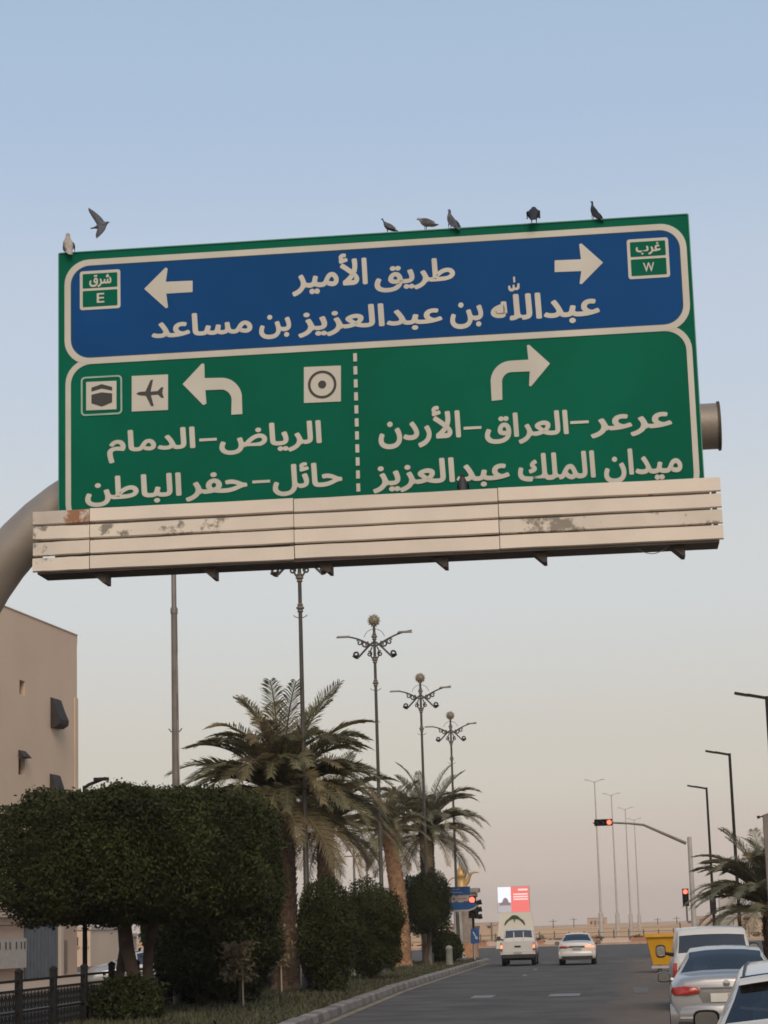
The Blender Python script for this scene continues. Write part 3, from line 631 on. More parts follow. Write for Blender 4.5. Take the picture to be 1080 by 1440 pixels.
# ------------------------------------------------------------------ date palms
def frond_mesh(seed, length, elev, droop, nl=58, stiff=1.0):
    r = random.Random(seed); b = MB(); pts = []; p = Vector((0, 0, 0)); a = elev; n = 16
    for i in range(n+1):
        pts.append(p.copy()); a -= droop/n*(.35+1.3*i/n); p = p+Vector((math.cos(a), 0, math.sin(a)))*(length/n)
    b.tube(pts, [.035*(1-.85*i/n)+.004 for i in range(n+1)], 5)
    for k in range(nl):
        u = .10+.90*(k+.5)/nl; f = u*n; i = min(int(f), n-1); q = lerp(pts[i], pts[i+1], f-i); tg = (pts[i+1]-pts[i]).normalized(); up = Vector((-tg.z, 0, tg.x))
        ll = (.16+.42*math.sin(PI*min(1, .12+u*.86))**.8)*length/3.0*r.uniform(.85, 1.1)
        for s in (-1, 1):
            fw = .70+.35*u; sp = r.uniform(.65, 1.05)
            d = (tg*fw+Vector((0, s*sp, 0))+up*(.42-.15*u)*r.uniform(.5, 1.2)).normalized()
            wv = tg*.0155*length/3.0; m_ = q+d*ll*.55; e = q+d*ll+Vector((0, 0, -.16*ll*stiff*r.uniform(.4, 1.6)))
            b.add([q-wv*.8, q+wv*.8, m_+wv, e, m_-wv], [(0, 1, 2, 3, 4)])
    return b.mesh('frond', FRONDG)
FR = {}
def frond(kind, v):
    k = (kind, v)
    if k not in FR:
        e, d = {'up': (1.38, .85), 'high': (1.08, 1.45), 'mid': (.70, 1.55), 'low': (.28, 1.35), 'hang': (-.30, .95)}[kind]
        FR[k] = frond_mesh(hash(kind) % 7+v*13 if False else len(kind)*11+v*13, 3.0, e+.08*(v-1), d*(.85+.15*v))
    return FR[k]
def palm(label, loc, th, r0, scale, seed, counts, tm=PALMT, lean=(0, 0), tan=.2, pale=False, group='date palms on the median'):
    r = random.Random(seed); t = thing('date_palm', label, 'palm tree', loc, group)
    b = MB(); n = 18; sides = 14; rows = []
    top = Vector((lean[0], lean[1], th))
    for i in range(n+1):
        u = i/n; c = Vector((lean[0]*u*u, lean[1]*u*u, th*u)); rr = r0*(1.15-.25*u+(.25*max(0, u-.85)/.15))*(1.25 if i == 0 else 1)
        rows.append([tuple(c+Vector((math.cos(2*PI*k/sides), math.sin(2*PI*k/sides), 0))*rr) for k in range(sides)])
    b.grid(rows, True)
    nr = int(th/.16)                       # old leaf bases, spiralling up the stem
    for i in range(nr):
        u = (i+.5)/nr; c = Vector((lean[0]*u*u, lean[1]*u*u, th*u)); rr = r0*(1.15-.25*u+(.25*max(0, u-.85)/.15))
        for k in range(9):
            a = 2*PI*(k+.5*(i % 2))/9+r.uniform(-.06, .06); d = Vector((math.cos(a), math.sin(a), 0)); tn = Vector((-d.y, d.x, 0)); w = .36*rr*r.uniform(.8, 1.1); h = .19*r.uniform(.8, 1.2); o_ = .06*r.uniform(.6, 1.6)
            q = c+d*rr*.97
            b.add([q-tn*w-Vector((0, 0, h*.5)), q+tn*w-Vector((0, 0, h*.5)), q+tn*w*.6+d*o_+Vector((0, 0, h*.6)), q-tn*w*.6+d*o_+Vector((0, 0, h*.6)), q+Vector((0, 0, h*.7))], [(0, 1, 2, 3), (3, 2, 4)])
    b.build('trunk', tm, t, None, world=False)
    for kind, cnt in counts:
        for i in range(cnt):
            me = frond(kind, r.randrange(3)); o = obj('frond', me, t)
            a = 2*PI*(i+r.uniform(-.35, .35))/cnt+{'up': 0, 'high': .4, 'mid': .9, 'low': .2, 'hang': .6}[kind]
            o.location = top+Vector((math.cos(a), math.sin(a), 0))*r0*.55+Vector((0, 0, {'up': .25, 'high': .15, 'mid': 0, 'low': -.1, 'hang': -.25}[kind]))
            o.rotation_euler = (r.uniform(-.25, .25), r.uniform(-.12, .12), a); s = scale*r.uniform(.85, 1.1); o.scale = (s, s, s)
            dry = (kind == 'hang' and r.random() < .75) or (kind == 'low' and r.random() < tan) or r.random() < tan*.35
            o.material_slots[0].link = 'OBJECT'; o.material_slots[0].material = FRONDY if dry else (FRONDP if pale else FRONDG)
    return t
FULL = [('up', 11), ('high', 26), ('mid', 34), ('low', 30), ('hang', 20)]
def palm_at(px, base_py, crown_py, label, Y, **k):
    g = gnd(px, base_py, .12); bx = at(px, base_py, Y); zt = at(px, crown_py, Y).z
    return palm(label, (bx.x, Y, .1), zt-.1, **k)
palm_at(402, 1400, 1116, 'tallest date palm with the widest crown, nearest on the median', 66.5, r0=.36, scale=1.17, seed=1, counts=FULL, tan=.35)
palm_at(462, 1385, 1158, 'date palm with open drooping fronds behind the two leafy ficus trees', 88, r0=.33, scale=1.08, seed=2, counts=[('up', 6), ('high', 14), ('mid', 20), ('low', 20), ('hang', 14)], tan=.25)
palm_at(567, 1364, 1166, 'short date palm with a bare tan trunk and yellowing fronds', 104, r0=.36, scale=.80, seed=3, counts=[('up', 12), ('high', 16), ('mid', 12), ('low', 10), ('hang', 8)], tm=PALMTO, lean=(-.55, 0), tan=.5)
palm_at(606, 1359, 1166, 'date palm with arching grey green fronds, farthest of the median palms', 113, r0=.36, scale=1.16, seed=4, counts=[('up', 8), ('high', 18), ('mid', 22), ('low', 20), ('hang', 12)], tan=.15, pale=True)
palm_at(1098, 1420, 1276, 'low bushy date palm on the right pavement at the frame edge', 62, r0=.34, scale=.80, seed=5, counts=[('up', 16), ('high', 34), ('mid', 30), ('low', 18)], tan=.1, pale=True, group='date palm on the right')

# ------------------------------------------------------------------ clipped ficus trees
def foliage(c, half, n, leaf, seed, p=4.0, lump=.10, m=LEAF, shell=(.74, 1.03), stray=.12):
    r = np.random.RandomState(seed); d = r.randn(n, 3); d /= np.linalg.norm(d, axis=1)[:, None]
    h = np.array(half); k = (np.abs(d/h)**p).sum(1)**(-1/p)
    ph = r.rand(12)*6.28; fq = 2.2+2.5*r.rand(12)
    P = d*k[:, None]
    def bumps(P): return sum(np.sin(P[:, i % 3]*fq[i]+P[:, (i+1) % 3]*fq[(i+5) % 12]*.7+ph[i]) for i in range(12))/12+.35*sum(np.sin(2.7*P[:, i % 3]*fq[i]+2.3*P[:, (i+1) % 3]*fq[(i+4) % 12]+ph[i]*2) for i in range(12))/12
    s = (1+lump*1.8*bumps(P))*(shell[0]+(shell[1]-shell[0])*r.rand(n)**.6)
    st = r.rand(n) < stray; s = np.where(st, s+(.20*r.rand(n)**2)/np.linalg.norm(P, axis=1), s)
    P = P*s[:, None]+np.array(c)
    nrm = d*.5+r.randn(n, 3)*.75; nrm /= np.linalg.norm(nrm, axis=1)[:, None]
    a = np.cross(nrm, r.randn(n, 3)); a /= np.linalg.norm(a, axis=1)[:, None]; b = np.cross(nrm, a)
    sz = leaf*(.6+.8*r.rand(n)); L_ = a*sz[:, None]; W_ = b*(sz*.45)[:, None]
    return np.stack([P-L_, P+W_, P+L_, P-W_], 1), bumps
def blob(c, half, scale, p, bumps, lump, nu=28, nv=18):
    b = MB(); rows = []
    for j in range(nv+1):
        th = PI*j/nv; row = []
        for i in range(nu):
            d = np.array([math.sin(th)*math.cos(2*PI*i/nu), math.sin(th)*math.sin(2*PI*i/nu), math.cos(th)]); k = (np.abs(d/np.array(half))**p).sum()**(-1/p)
            q = d*k; s = scale*(1+lump*1.8*float(bumps(q[None])[0])); row.append(tuple(q*s+np.array(c)))
        rows.append(row)
    b.grid(rows, True); return b
def ficus(label, loc, c, half, n, leaf, seed, trunks, p=4.0, lump=.10, m=LEAF, group='clipped ficus trees on the median', name='ficus_tree', cat='tree'):
    t = thing(name, label, cat, loc, group)
    Q, bp = foliage(c, half, n, leaf, seed, p, lump, m); crown = obj('crown', quads_mesh('crown', Q, m), t)
    b = blob(c, half, .74, p, bp, lump); b.build('filler_core', m, crown, 180, world=False)  # solid leaf-coloured core added inside the crown so nothing shows through
    for pts, rs in trunks:
        b = MB(); b.tube(pts, rs, 10); b.build('trunk', BARK, t, 60, world=False)
    return t
c = at(190, 1203, 48.5)
bx, bz = c.x, c.z-.1
wob = lambda x, y, z0, z1, s, n=6: [(x+.12*math.sin(i*1.1+s), y+.1*math.cos(i*1.3+s), lerp(z0, z1, i/n)) for i in range(n+1)]
ficus('huge flat topped clipped ficus, wide dark green canopy at the lower left', (bx, 48.5, .1), (0, 0, bz), (3.25, 2.4, 1.40), 150000, .046, 11,
      [(wob(-.1, -.2, 0, bz-.6, 0), [.24, .17, .15, .15, .16, .19, .22]), (wob(.35, .1, 0, bz-.6, 2), [.2, .14, .12, .12, .13, .15, .18]), (wob(-.45, .3, 0, bz-.6, 4), [.18, .13, .11, .11, .12, .14, .17])], 4.2, .10)
c = at(298, 1268, 55.5)
ficus('tall dark clipped ficus just behind the huge flat topped one', (c.x, 55.5, .1), (0, 0, c.z-.1), (1.68, 1.8, 2.3), 65000, .055, 12,
      [(wob(-.35, 0, 0, c.z-1.5, 1), [.28, .2, .18, .17, .17, .18, .2]), (wob(.25, .2, 0, c.z-1.5, 3), [.24, .18, .16, .15, .15, .16, .18])], 3.6, .12, LEAFD)
c = gnd(205, 1428, .1)
ficus('low dense shrub at the foot of the huge clipped ficus', (at(182, 1400, 46.6).x, 46.6, .08), (0, 0, .42), (.82, .6, .55), 9000, .06, 13, [([(0, 0, 0), (0, 0, .5)], [.05, .03])], 2.4, .12, LEAFD, 'shrubs on the median', 'shrub', 'shrub')
ficus('low dark shrub between the ficus trunks and the tall palm', (at(290, 1400, 57).x, 57, .08), (0, 0, .62), (1.0, .8, .75), 8000, .06, 19, [([(0, 0, 0), (0, 0, .5)], [.05, .03])], 2.4, .14, LEAFD, 'shrubs on the median', 'shrub', 'shrub')
for px, py, Y, hw, hh, ty, sd_, lab, pw in [(457, 1313, 63.5, .82, 1.55, 0, 14, 'left of the two leafy ficus trees beside the tall palm trunk', 2.8), (523, 1306, 78, 1.0, 1.66, 0, 15, 'right of the two leafy ficus trees, brighter green top', 2.8),
                                        (598, 1272, 106, 1.13, 1.42, 0, 16, 'round clipped ficus behind the tan palm trunk', 3.0)]:
    c = at(px, py, Y); h = c.z-.1
    ficus(lab, (c.x, Y, .1), (0, 0, h), (hw, min(1.1, hw*1.1), hh), 26000, .045, sd_, [(wob(.05, 0, 0, max(.4, h-.8), sd_), [.2, .14, .12, .12, .12, .13, .15])], pw, .25, LEAF if sd_ != 16 else LEAFD)
ficus('small round shrub left of the blue direction signs', (at(627, 1325, 112).x, 112, .08), (0, 0, .85), (.8, .8, .82), 6000, .07, 17, [([(0, 0, 0), (0, 0, .6)], [.06, .04])], 2.2, .14, LEAFD, 'shrubs on the median', 'shrub', 'shrub')
# staked saplings
def sapling(px, py, Y, h, seed, label):
    g = at(px, py, Y); t = thing('sapling', label, 'sapling', (g.x, Y, .12), 'staked saplings on the median'); r = np.random.RandomState(seed)
    b = MB(); b.tube([(0, 0, 0), (.03, 0, h*.5), (0, .02, h)], [.03, .022, .01], 6)
    for k in range(9):
        a = k*2.4; z = h*(.45+.06*k); b.tube([(0, 0, z), (.28*math.cos(a), .28*math.sin(a), z+.22)], [.012, .005], 4)
    b.build('stem', BARK, t, 60, world=False)
    b = MB(); b.tube([(.1, -.05, 0), (.09, -.05, h*.8)], .022, 6); b.build('stake', mat('stake_wood', (.38, .31, .22), .9), t, world=False)
    n = 500; P = np.stack([r.randn(n)*.2, r.randn(n)*.2, h*(.45+.6*r.rand(n))], 1); a = r.randn(n, 3)*.055; b2 = r.randn(n, 3)*.03
    o = obj('leaves', quads_mesh('leaves', np.stack([P-a, P+b2, P+a, P-b2], 1), mat('sapling_leaf', (.16, .115, .055), .8, 0, .3, 4)), t)
    return t
sapling(337, 1415, 53, 1.5, 1, 'staked sapling with thin brown leaves beside the ficus trunks')
sapling(392, 1402, 62, 1.9, 2, 'staked brown sapling standing before the tall palm trunk')
sapling(420, 1396, 70, 1.8, 3, 'brown sapling right of the tall palm trunk')

# ------------------------------------------------------------------ building on the left
C0 = at(109, 1320, 105); C0.z = 0
_d = ray(1100, 1292); WD = Vector((_d.x, _d.y, 0)).normalized(); WN = Vector((WD.y, -WD.x, 0))      # along the wall (away), out of the wall (to the road)
HB = onplane(106, 893, C0, WN).z
def W(px, py): p = onplane(px, py, C0, WN); return ((p-C0).dot(WD), p.z)          # wall coordinates: t (negative towards us), height
def wp(t, z, o=0): return tuple(C0+WD*t+WN*o+Vector((0, 0, z)))
bld = thing('apartment_building', 'plain beige stucco building with dark awnings at the left edge', 'building', C0)
TL = -24.0
def wallbox(t0, t1, z0, z1, o0, o1, name, m, par=bld):
    b = MB(); b.add([wp(t, z, o) for o in (o0, o1) for t, z in ((t0, z0), (t1, z0), (t1, z1), (t0, z1))], [(0, 1, 2, 3), (7, 6, 5, 4), (0, 4, 5, 1), (1, 5, 6, 2), (2, 6, 7, 3), (3, 7, 4, 0)]); return b.build(name, m, par)
zs = W(20, 1285)[1]
# the road wall with a real window opening for each window
wins = []
for x0, x1, y0, y1 in ((27.5, 35, 957, 977), (26, 35, 1066, 1090), (72, 82, 985, 1021), (71, 81, 1092, 1130)):
    a = W(x0, (y0+y1)/2); c = W(x1, (y0+y1)/2); zt, zb = W((x0+x1)/2, y0)[1], W((x0+x1)/2, y1)[1]; wins.append((a[0], c[0], zb, zt))
ts = sorted({TL, 0.0} | {w[0] for w in wins} | {w[1] for w in wins}); zz = sorted({zs, HB-.45} | {w[2] for w in wins} | {w[3] for w in wins})
b = MB()
for i in range(len(ts)-1):
    for j in range(len(zz)-1):
        tm, zm = (ts[i]+ts[i+1])/2, (zz[j]+zz[j+1])/2
        if any(w[0] < tm < w[1] and w[2] < zm < w[3] for w in wins): continue
        b.add([wp(ts[i], zz[j]), wp(ts[i+1], zz[j]), wp(ts[i+1], zz[j+1]), wp(ts[i], zz[j+1])], [(0, 1, 2, 3)])
for w in wins:
    q = [(w[0], w[2]), (w[1], w[2]), (w[1], w[3]), (w[0], w[3])]
    for k in range(4): a, c = q[k], q[(k+1) % 4]; b.add([wp(*a), wp(*c), wp(c[0], c[1], -.3), wp(a[0], a[1], -.3)], [(0, 1, 2, 3)])
b.add([wp(0, zs), wp(0, zs, -14), wp(0, HB-.45, -14), wp(0, HB-.45)], [(0, 1, 2, 3)]); b.add([wp(TL, HB-.45), wp(0, HB-.45), wp(0, HB-.45, -14), wp(TL, HB-.45, -14)], [(0, 1, 2, 3)])
b.build('wall', STUCCO, bld)
wallbox(TL, .06, HB-.45, HB, -.35, .0, 'parapet', STUCCO); wallbox(TL, .04, HB, HB+.05, -.4, .04, 'coping', TRIM)
wallbox(-.45, .03, zs, HB-3.2, .0, .05, 'corner_pier', STUCCO)
for w in wins:
    f = wallbox(w[0], w[1], w[2], w[3], -.28, -.22, 'window', DARKWIN); wallbox((w[0]+w[1])/2-.03, (w[0]+w[1])/2+.03, w[2], w[3], -.21, -.17, 'mullion', BROWNW, f)
for w in wins[2:]:                          # closed-sided awnings
    z0, z1 = w[2]-.12, w[3]+.1; t0, t1 = w[0]-.12, w[1]+.12; pr = .5
    prof = [(0, z1), (.10, z1-.05), (.30, z0+.85), (pr, z0+.38), (pr*.93, z0+.16), (.2, z0), (0, z0+.02)]
    b = MB(); b.prism(prof, lambda p: wp(t0, p[1], p[0]+.01), lambda p: wp(t1, p[1], p[0]+.01)); b.build('awning', AWN, bld)
w = wins[1]; b = MB(); b.prism([(.01, w[3]+.35), (.30, w[3]+.05), (.30, w[3]), (.01, w[3])], lambda p: wp(w[0]-.05, p[1], p[0]), lambda p: wp(w[1]+.05, p[1], p[0])); b.build('window_hood', AWN, bld)
# lower storey: cornice, pinkish wall, gate, cabinets
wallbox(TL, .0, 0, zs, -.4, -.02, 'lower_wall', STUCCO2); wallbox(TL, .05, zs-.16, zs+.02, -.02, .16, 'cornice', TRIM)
b = MB(); b.tube([wp(TL, zs-.5, .12), wp(W(33, 1290)[0], zs-.5, .12)], .05, 6); b.build('pipe', BROWNW, bld)
g0, g1 = W(34, 1330)[0], W(80, 1330)[0]; gz = W(57, 1293)[1]
gate = wallbox(g0, g1, .1, gz, -.02, .05, 'gate', GATE)
for k in range(9): tt = lerp(g0, g1, (k+.5)/9); wallbox(tt-.05, tt+.05, .14, gz-.04, .052, .09, 'gate_rib', GATE, gate)
wallbox(W(80, 1330)[0]+.05, W(84, 1330)[0], 0, gz, .0, .2, 'gate_pier', TRIM); wallbox(W(91, 1330)[0], W(93.5, 1330)[0], .3, gz-1, .0, .06, 'downpipe', GREYPOLE)
for a, c in ((-16, 8.5), (9, 28.5)):
    cb = wallbox(W(a, 1340)[0], W(c, 1340)[0], W(10, 1362)[1], W(10, 1320)[1], .0, .3, 'meter_cabinet', CABINET)
    for q in (.25, .6, .85): tt = lerp(W(a, 1340)[0], W(c, 1340)[0], q); wallbox(tt-.06, tt+.06, W(10, 1330)[1]-.16, W(10, 1330)[1]+.16, .302, .33, 'meter_window', DARKWIN, cb)
# houses farther down the opposite side
def house(label, px0, px1, pyt, Y, depth, m, wn, trim=TRIM):
    a, c = at(px0, pyt, Y), at(px1, pyt, Y); h = (a.z+c.z)/2
    t = thing('house', label, 'house', (a.x, Y, 0), 'houses across the opposite road')
    b = MB(); b.box(((a.x+c.x)/2, Y+depth/2, h/2), (c.x-a.x, depth, h)); b.build('wall', m, t)
    b = MB(); b.box(((a.x+c.x)/2, Y+depth/2, h+.12), (c.x-a.x+.2, depth+.2, .24)); b.build('parapet', trim, t)
    for x0, x1, y0, y1 in wn:
        p, q = at(x0, y0, Y), at(x1, y1, Y); b = MB(); b.box(((p.x+q.x)/2, Y-.03, (p.z+q.z)/2), (abs(q.x-p.x), .1, abs(p.z-q.z))); wd = b.build('window', DARKWIN, t)
        b = MB(); b.box(((p.x+q.x)/2, Y-.09, min(p.z, q.z)-.06), (abs(q.x-p.x)+.2, .16, .1)); b.build('sill', trim, wd)
    return t
house('tan house with a brown base seen under the canopy beside the lamp pole', 96, 127, 1308, 150, 12, STUCCO, [(104, 110, 1318, 1330), (118, 123, 1318, 1330)])
house('low brown house right of the lamp pole under the canopy', 128, 152, 1318, 165, 10, STUCCO2, [(132, 137, 1326, 1338)])
house('pale low house behind the staked saplings', 300, 392, 1312, 190, 12, STUCCO, [(310, 318, 1322, 1336), (340, 348, 1322, 1336), (365, 372, 1322, 1336)])

# ------------------------------------------------------------------ black fence along the far edge of the median
FX = -11.6
def fence_panel():
    b = MB()
    for z in (1.12, .93): b.box((0, 1.3, z), (.05, 2.6, .05))
    b.box((0, 1.3, .12), (.05, 2.6, .05)); b.box((0, 1.3, .52), (.04, 2.6, .05))
    for i in range(9):
        for z in (.72, .33):
            c = (0, .25+i*.262, z); b.tube([(0, c[1]+.105*math.cos(2*PI*k/10), z+.15*math.sin(2*PI*k/10)) for k in range(11)], .010, 4, False)
            b.tube([(0, c[1]-.06, z-.13), (0, c[1]+.06, z+.13)], .009, 4); b.tube([(0, c[1]+.06, z-.13), (0, c[1]-.06, z+.13)], .009, 4)
            b.tube([(0, c[1]+.13, z-.16), (0, c[1]+.13, z+.18)], .012, 4)
    return b.mesh('lattice', BLACKMETAL)
fpm = fence_panel(); pm = MB(); pm.box((0, 0, .62), (.13, .13, 1.3)); pm.lathe([(.09, 1.27), (.09, 1.31), (.02, 1.36)], 8); pme = pm.mesh('post', BLACKMETAL)
fen = thing('fence', 'black ornate metal fence with lattice panels at the bottom left corner', 'fence', (FX, 36.2, .02))
for k in range(20):
    o = obj('post', pme, fen); o.location = (0, 2.6*k, 0)
    o = obj('lattice_panel', fpm, fen); o.location = (0, 2.6*k, 0)
# black lamp pole in the canopy
p0 = at(119.5, 1380, 49); zt = at(119, 1108, 49).z
t = thing('lamp_pole', 'thin black lamp pole passing through the clipped canopy by the fence', 'lamp post', (p0.x, 49, .05))
b = MB(); b.lathe([(.10, 0), (.10, .6), (.06, .7), (.045, zt)], 10); b.build('pole', BLACKMETAL, t, 40, world=False)
b = MB(); b.tube([(0, 0, zt-.05), (.1, 0, zt+.02), (.50, 0, zt+.16)], [.04, .04, .035], 6); b.box((.40, 0, zt+.14), (.34, .14, .07)); b.build('arm', BLACKMETAL, t, world=False)

# ------------------------------------------------------------------ traffic signals
def head(b_par, c, horiz, lit, s=1.0, front=-1):
    n = 3; sp = .32*s; L_ = (n-1)*sp+.36*s
    b = MB(); b.box(c, (L_, .22*s, .36*s) if horiz else (.36*s, .22*s, L_)); h = b.build('signal_head', BLACKMETAL, b_par)
    for i in range(n):
        o = (i-1)*sp; cc = (c[0]+(o if horiz else 0), c[1]-.115*s, c[2]+(0 if horiz else -o))
        b = MB(); b.lathe([(.13*s, 0), (.12*s, .02), (.06*s, .035)], 14, M=Matrix.Translation(cc) @ Matrix.Rotation(PI/2, 4, 'X')); b.build('lens', SIGRED if i == lit else SIGOFF, h, 60)
        b = MB(); rr = .15*s
        b.grid([[(cc[0]+rr*math.cos(a), cc[1]-d, cc[2]+rr*math.sin(a)) for a in [PI*(-.12+1.24*k/10) for k in range(11)]] for d in (0, .2*s)]); b.build('visor', BLACKMETAL, h)
    return h
TYs = 120.0
pb_ = at(976.5, 1305, TYs); zt = at(965, 1180, TYs).z
t = thing('traffic_signal', 'grey mast arm traffic signal reaching over the road from the right, red lit', 'traffic light', (pb_.x, TYs, .1))
b = MB(); b.lathe([(.26, .1), (.26, .2), (.15, .22), (.12, zt-.2), (.12, zt+.1), (.02, zt+.14)], 14, (pb_.x, TYs, 0)); b.build('pole', PALEPOLE, t, 40)
q = [at(965, 1186, TYs), at(935, 1173, TYs), at(905, 1160, TYs), at(885, 1158, TYs), at(860, 1157, TYs), at(834, 1157.5, TYs)]
b = MB(); b.tube(q, [.09, .08, .065, .055, .05, .045], 8); b.build('mast_arm', GREYPOLE, t, 60)
hc = at(848.5, 1156.8, TYs); head(t, (hc.x, TYs-.12, hc.z), True, 2, 1.0)
hc = at(964, 1262, TYs); head(t, (hc.x, TYs-.16, hc.z), False, 0, .95)
b = MB(); hb = at(966, 1285, TYs); b.tube([(hb.x, TYs-.1, hb.z+.4), (hb.x, TYs-.1, hb.z-.4)], .05, 6); b.box((hb.x+.1, TYs-.1, hb.z-.45), (.2, .1, .14)); b.build('push_button', GREYPOLE, t)
pb_ = at(667, 1340, 123.5); zc_ = at(666, 1267, 123.5).z
t = thing('traffic_signal', 'small red traffic signal on a post at the tip of the median', 'traffic light', (pb_.x, 123.5, .1))
b = MB(); b.lathe([(.09, .1), (.07, .4), (.06, zc_+.2)], 10, (pb_.x, 123.5, 0)); b.build('pole', BLACKMETAL, t, 40)
head(t, (pb_.x, 123.3, zc_-.34), False, 0, 1.25)
b = MB(); b.box((pb_.x+.22, 123.5, zc_-.5), (.2, .34, 1.0)); h = b.build('signal_head', BLACKMETAL, t)
for z in (.1, -.3, -.7):
    b = MB(); b.tube([(pb_.x+.3, 123.5, zc_-.2+z), (pb_.x+.52, 123.5, zc_-.16+z)], [.14, .15], 10); b.build('visor', BLACKMETAL, h)
pr_ = at(1004, 1300, 122); zt = at(1003, 1256, 122).z
t = thing('traffic_signal', 'dark back of a signal head on a post behind the farthest street lamp', 'traffic light', (pr_.x, 122, .1))
b = MB(); b.lathe([(.08, .1), (.06, zt-.1)], 10, (pr_.x, 122, 0)); b.build('pole', GREYPOLE, t, 40)
b = MB(); b.box((pr_.x, 121.8, zt-.55), (.34, .24, 1.15)); b.build('signal_head', BLACKMETAL, t)
# white pillar and grey cabinet post at the right
p_ = at(1024, 1300, 104); zt = at(1024, 1258, 104).z
t = thing('pillar', 'pale square pillar seen between the two farther street lamps', 'pillar', (p_.x, 104, .1))
b = MB(); b.box((p_.x, 104, zt/2), (.74, .74, zt)); b.build('shaft', PALEPOLE, t); b = MB(); b.box((p_.x, 104, zt+.04), (.86, .86, .1)); b.build('cap', PALEPOLE, t)
p_ = at(1083, 1200, 58); zt = at(1083, 1146, 58).z
t = thing('camera_pole', 'grey square camera pole cut off by the right frame edge', 'pole', (p_.x, 58, .1))
b = MB(); b.box((p_.x, 58, zt/2), (.26, .26, zt)); b.build('shaft', GREYPOLE, t); b = MB(); b.prism([(-.14, zt), (.14, zt), (.14, zt+.09)], lambda p: (p_.x+p[0], 57.86, p[1]), lambda p: (p_.x+p[0], 58.14, p[1])); b.build('cap', GREYPOLE, t)
b = MB(); b.tube([(p_.x-.13, 58, zt-.03), (p_.x-.24, 58, zt-.05)], .02, 6); b.box((p_.x-.25, 57.95, zt-.05), (.07, .14, .07)); b.build('camera', BLACKMETAL, t)

# ------------------------------------------------------------------ small signs on the median tip
Yd = 116.0
pp = at(641.5, 1350, Yd)
t = thing('direction_sign', 'two blue direction boards with a white strip between on a pale post', 'road sign', (pp.x, Yd, .1))
def dplate(px, d, m, name, par, Y=Yd, th=.03):
    P_ = [(at(x, y, Y).x, at(x, y, Y).z) for x, y in px]; b = MB(); b.prism(P_, lambda p: (p[0], Y-d, p[1]), lambda p: (p[0], Y-d-th, p[1])); return b.build(name, m, par)
b = MB(); b.lathe([(.06, .1), (.055, at(641, 1250, Yd).z)], 10, (pp.x, Yd+.06, 0)); b.build('post', PALEPOLE, t, 40)
u = dplate([(622, 1259.5), (661, 1258.5), (661, 1246.5), (622, 1248)], 0, ROADBLUE, 'board', t)
for a, c, y in ((634, 640, 1251), (642, 646, 1250.6), (630, 650, 1255)): dplate([(a, y+.5), (c, y+.4), (c, y-.4), (a, y-.3)], .031, PALEPOLE, 'board_text', u, th=.004)
u = dplate([(622, 1268), (660, 1266.5), (660, 1260), (622, 1261.3)], 0, PALEPOLE, 'strip', t)
dplate([(637, 1265.8), (640, 1265.8), (640, 1262.4), (637, 1262.4)], .031, BROWNW, 'strip_mark', u, th=.004); dplate([(643, 1264.6), (656, 1264), (656, 1263), (643, 1263.6)], .031, mat('strip_red', (.45, .12, .1), .6), 'strip_mark', u, th=.004)
u = dplate([(620, 1280), (658, 1279), (666, 1276.5), (671.5, 1272.5), (667, 1269), (658, 1268.2), (622, 1269.6)], 0, ROADBLUE, 'arrow_board', t)
dplate([(622, 1282.6), (659, 1281.4), (667.5, 1278.2), (672.5, 1273.5), (671.5, 1272.6), (666, 1276.6), (658, 1279.2), (622, 1280.2)], 0, PALEPOLE, 'board_rim', t)
pk = at(667.5, 1350, 120)
t = thing('keep_right_sign', 'small blue sign with a white diagonal arrow at the median tip', 'road sign', (pk.x, 120, .1))
b = MB(); b.lathe([(.05, .1), (.045, at(667, 1310, 120).z)], 8, (pk.x, 120.06, 0)); b.build('post', PALEPOLE, t, 40)
u = dplate([(662, 1327), (674, 1326.5), (674, 1305.5), (662, 1306)], 0, ROADBLUE, 'board', t, 120)
dplate([(664.4, 1310.5), (666, 1310), (670, 1317.5), (671.5, 1316.5), (671.5, 1321.5), (667.5, 1319.4), (668.8, 1318.5)], .031, WHITE, 'arrow', u, 120, .006)
# bollards
bm = MB(); bm.lathe([(.20, 0), (.20, .08), (.165, .10), (.16, .78), (.175, .80), (.17, .88), (.10, .96), (.01, .98)], 14); bme = bm.mesh('bollard', CONCRETE, 40)
for px, Y, lab in ((632, 104.5, 'concrete bollard nearest the blue signs at the kerb'), (603, 107, 'concrete bollard before the farthest clipped ficus'), (541, 92, 'concrete bollard left of the tan palm trunk'), (500, 86, 'concrete bollard below the right leafy ficus'), (480, 81, 'concrete bollard between the two leafy ficus trees')):
    o = obj('bollard', bme); o.location = (at(px, 1350, Y).x, Y, .11); tag(o, lab, 'bollard', 'bollards on the median')

# ------------------------------------------------------------------ coffee pot monument
Ym = 140.0
m0 = at(656, 1345, Ym); zb = at(651, 1247, Ym).z
t = thing('coffee_pot_monument', 'golden coffee pot sculpture on a stone pedestal behind the blue signs', 'monument', (m0.x, Ym, 0))
b = MB(); b.box((m0.x, Ym, zb*.5-.45), (1.15, 1.15, zb-.9)); ped = b.build('pedestal', STONE, t)
b = MB(); b.box((m0.x, Ym, .45), (1.5, 1.5, .9)); b.build('plinth', STONEO, t)
for z, w_ in ((zb-.82, 1.5), (zb-.55, 1.9), (zb-.25, 2.25)): b = MB(); b.box((m0.x-.15, Ym, z), (w_, w_, .26)); b.build('cornice', STONE, t)
b = MB(); cx_ = at(648, 1340, Ym-1.2).x; b.lathe([(.34, .0), (.34, .25), (.2, .32), (.18, zb-1.4), (.26, zb-1.25), (.3, zb-.95)], 14, (cx_, Ym-1.2, 0)); b.build('column', PALEPOLE, t, 40)
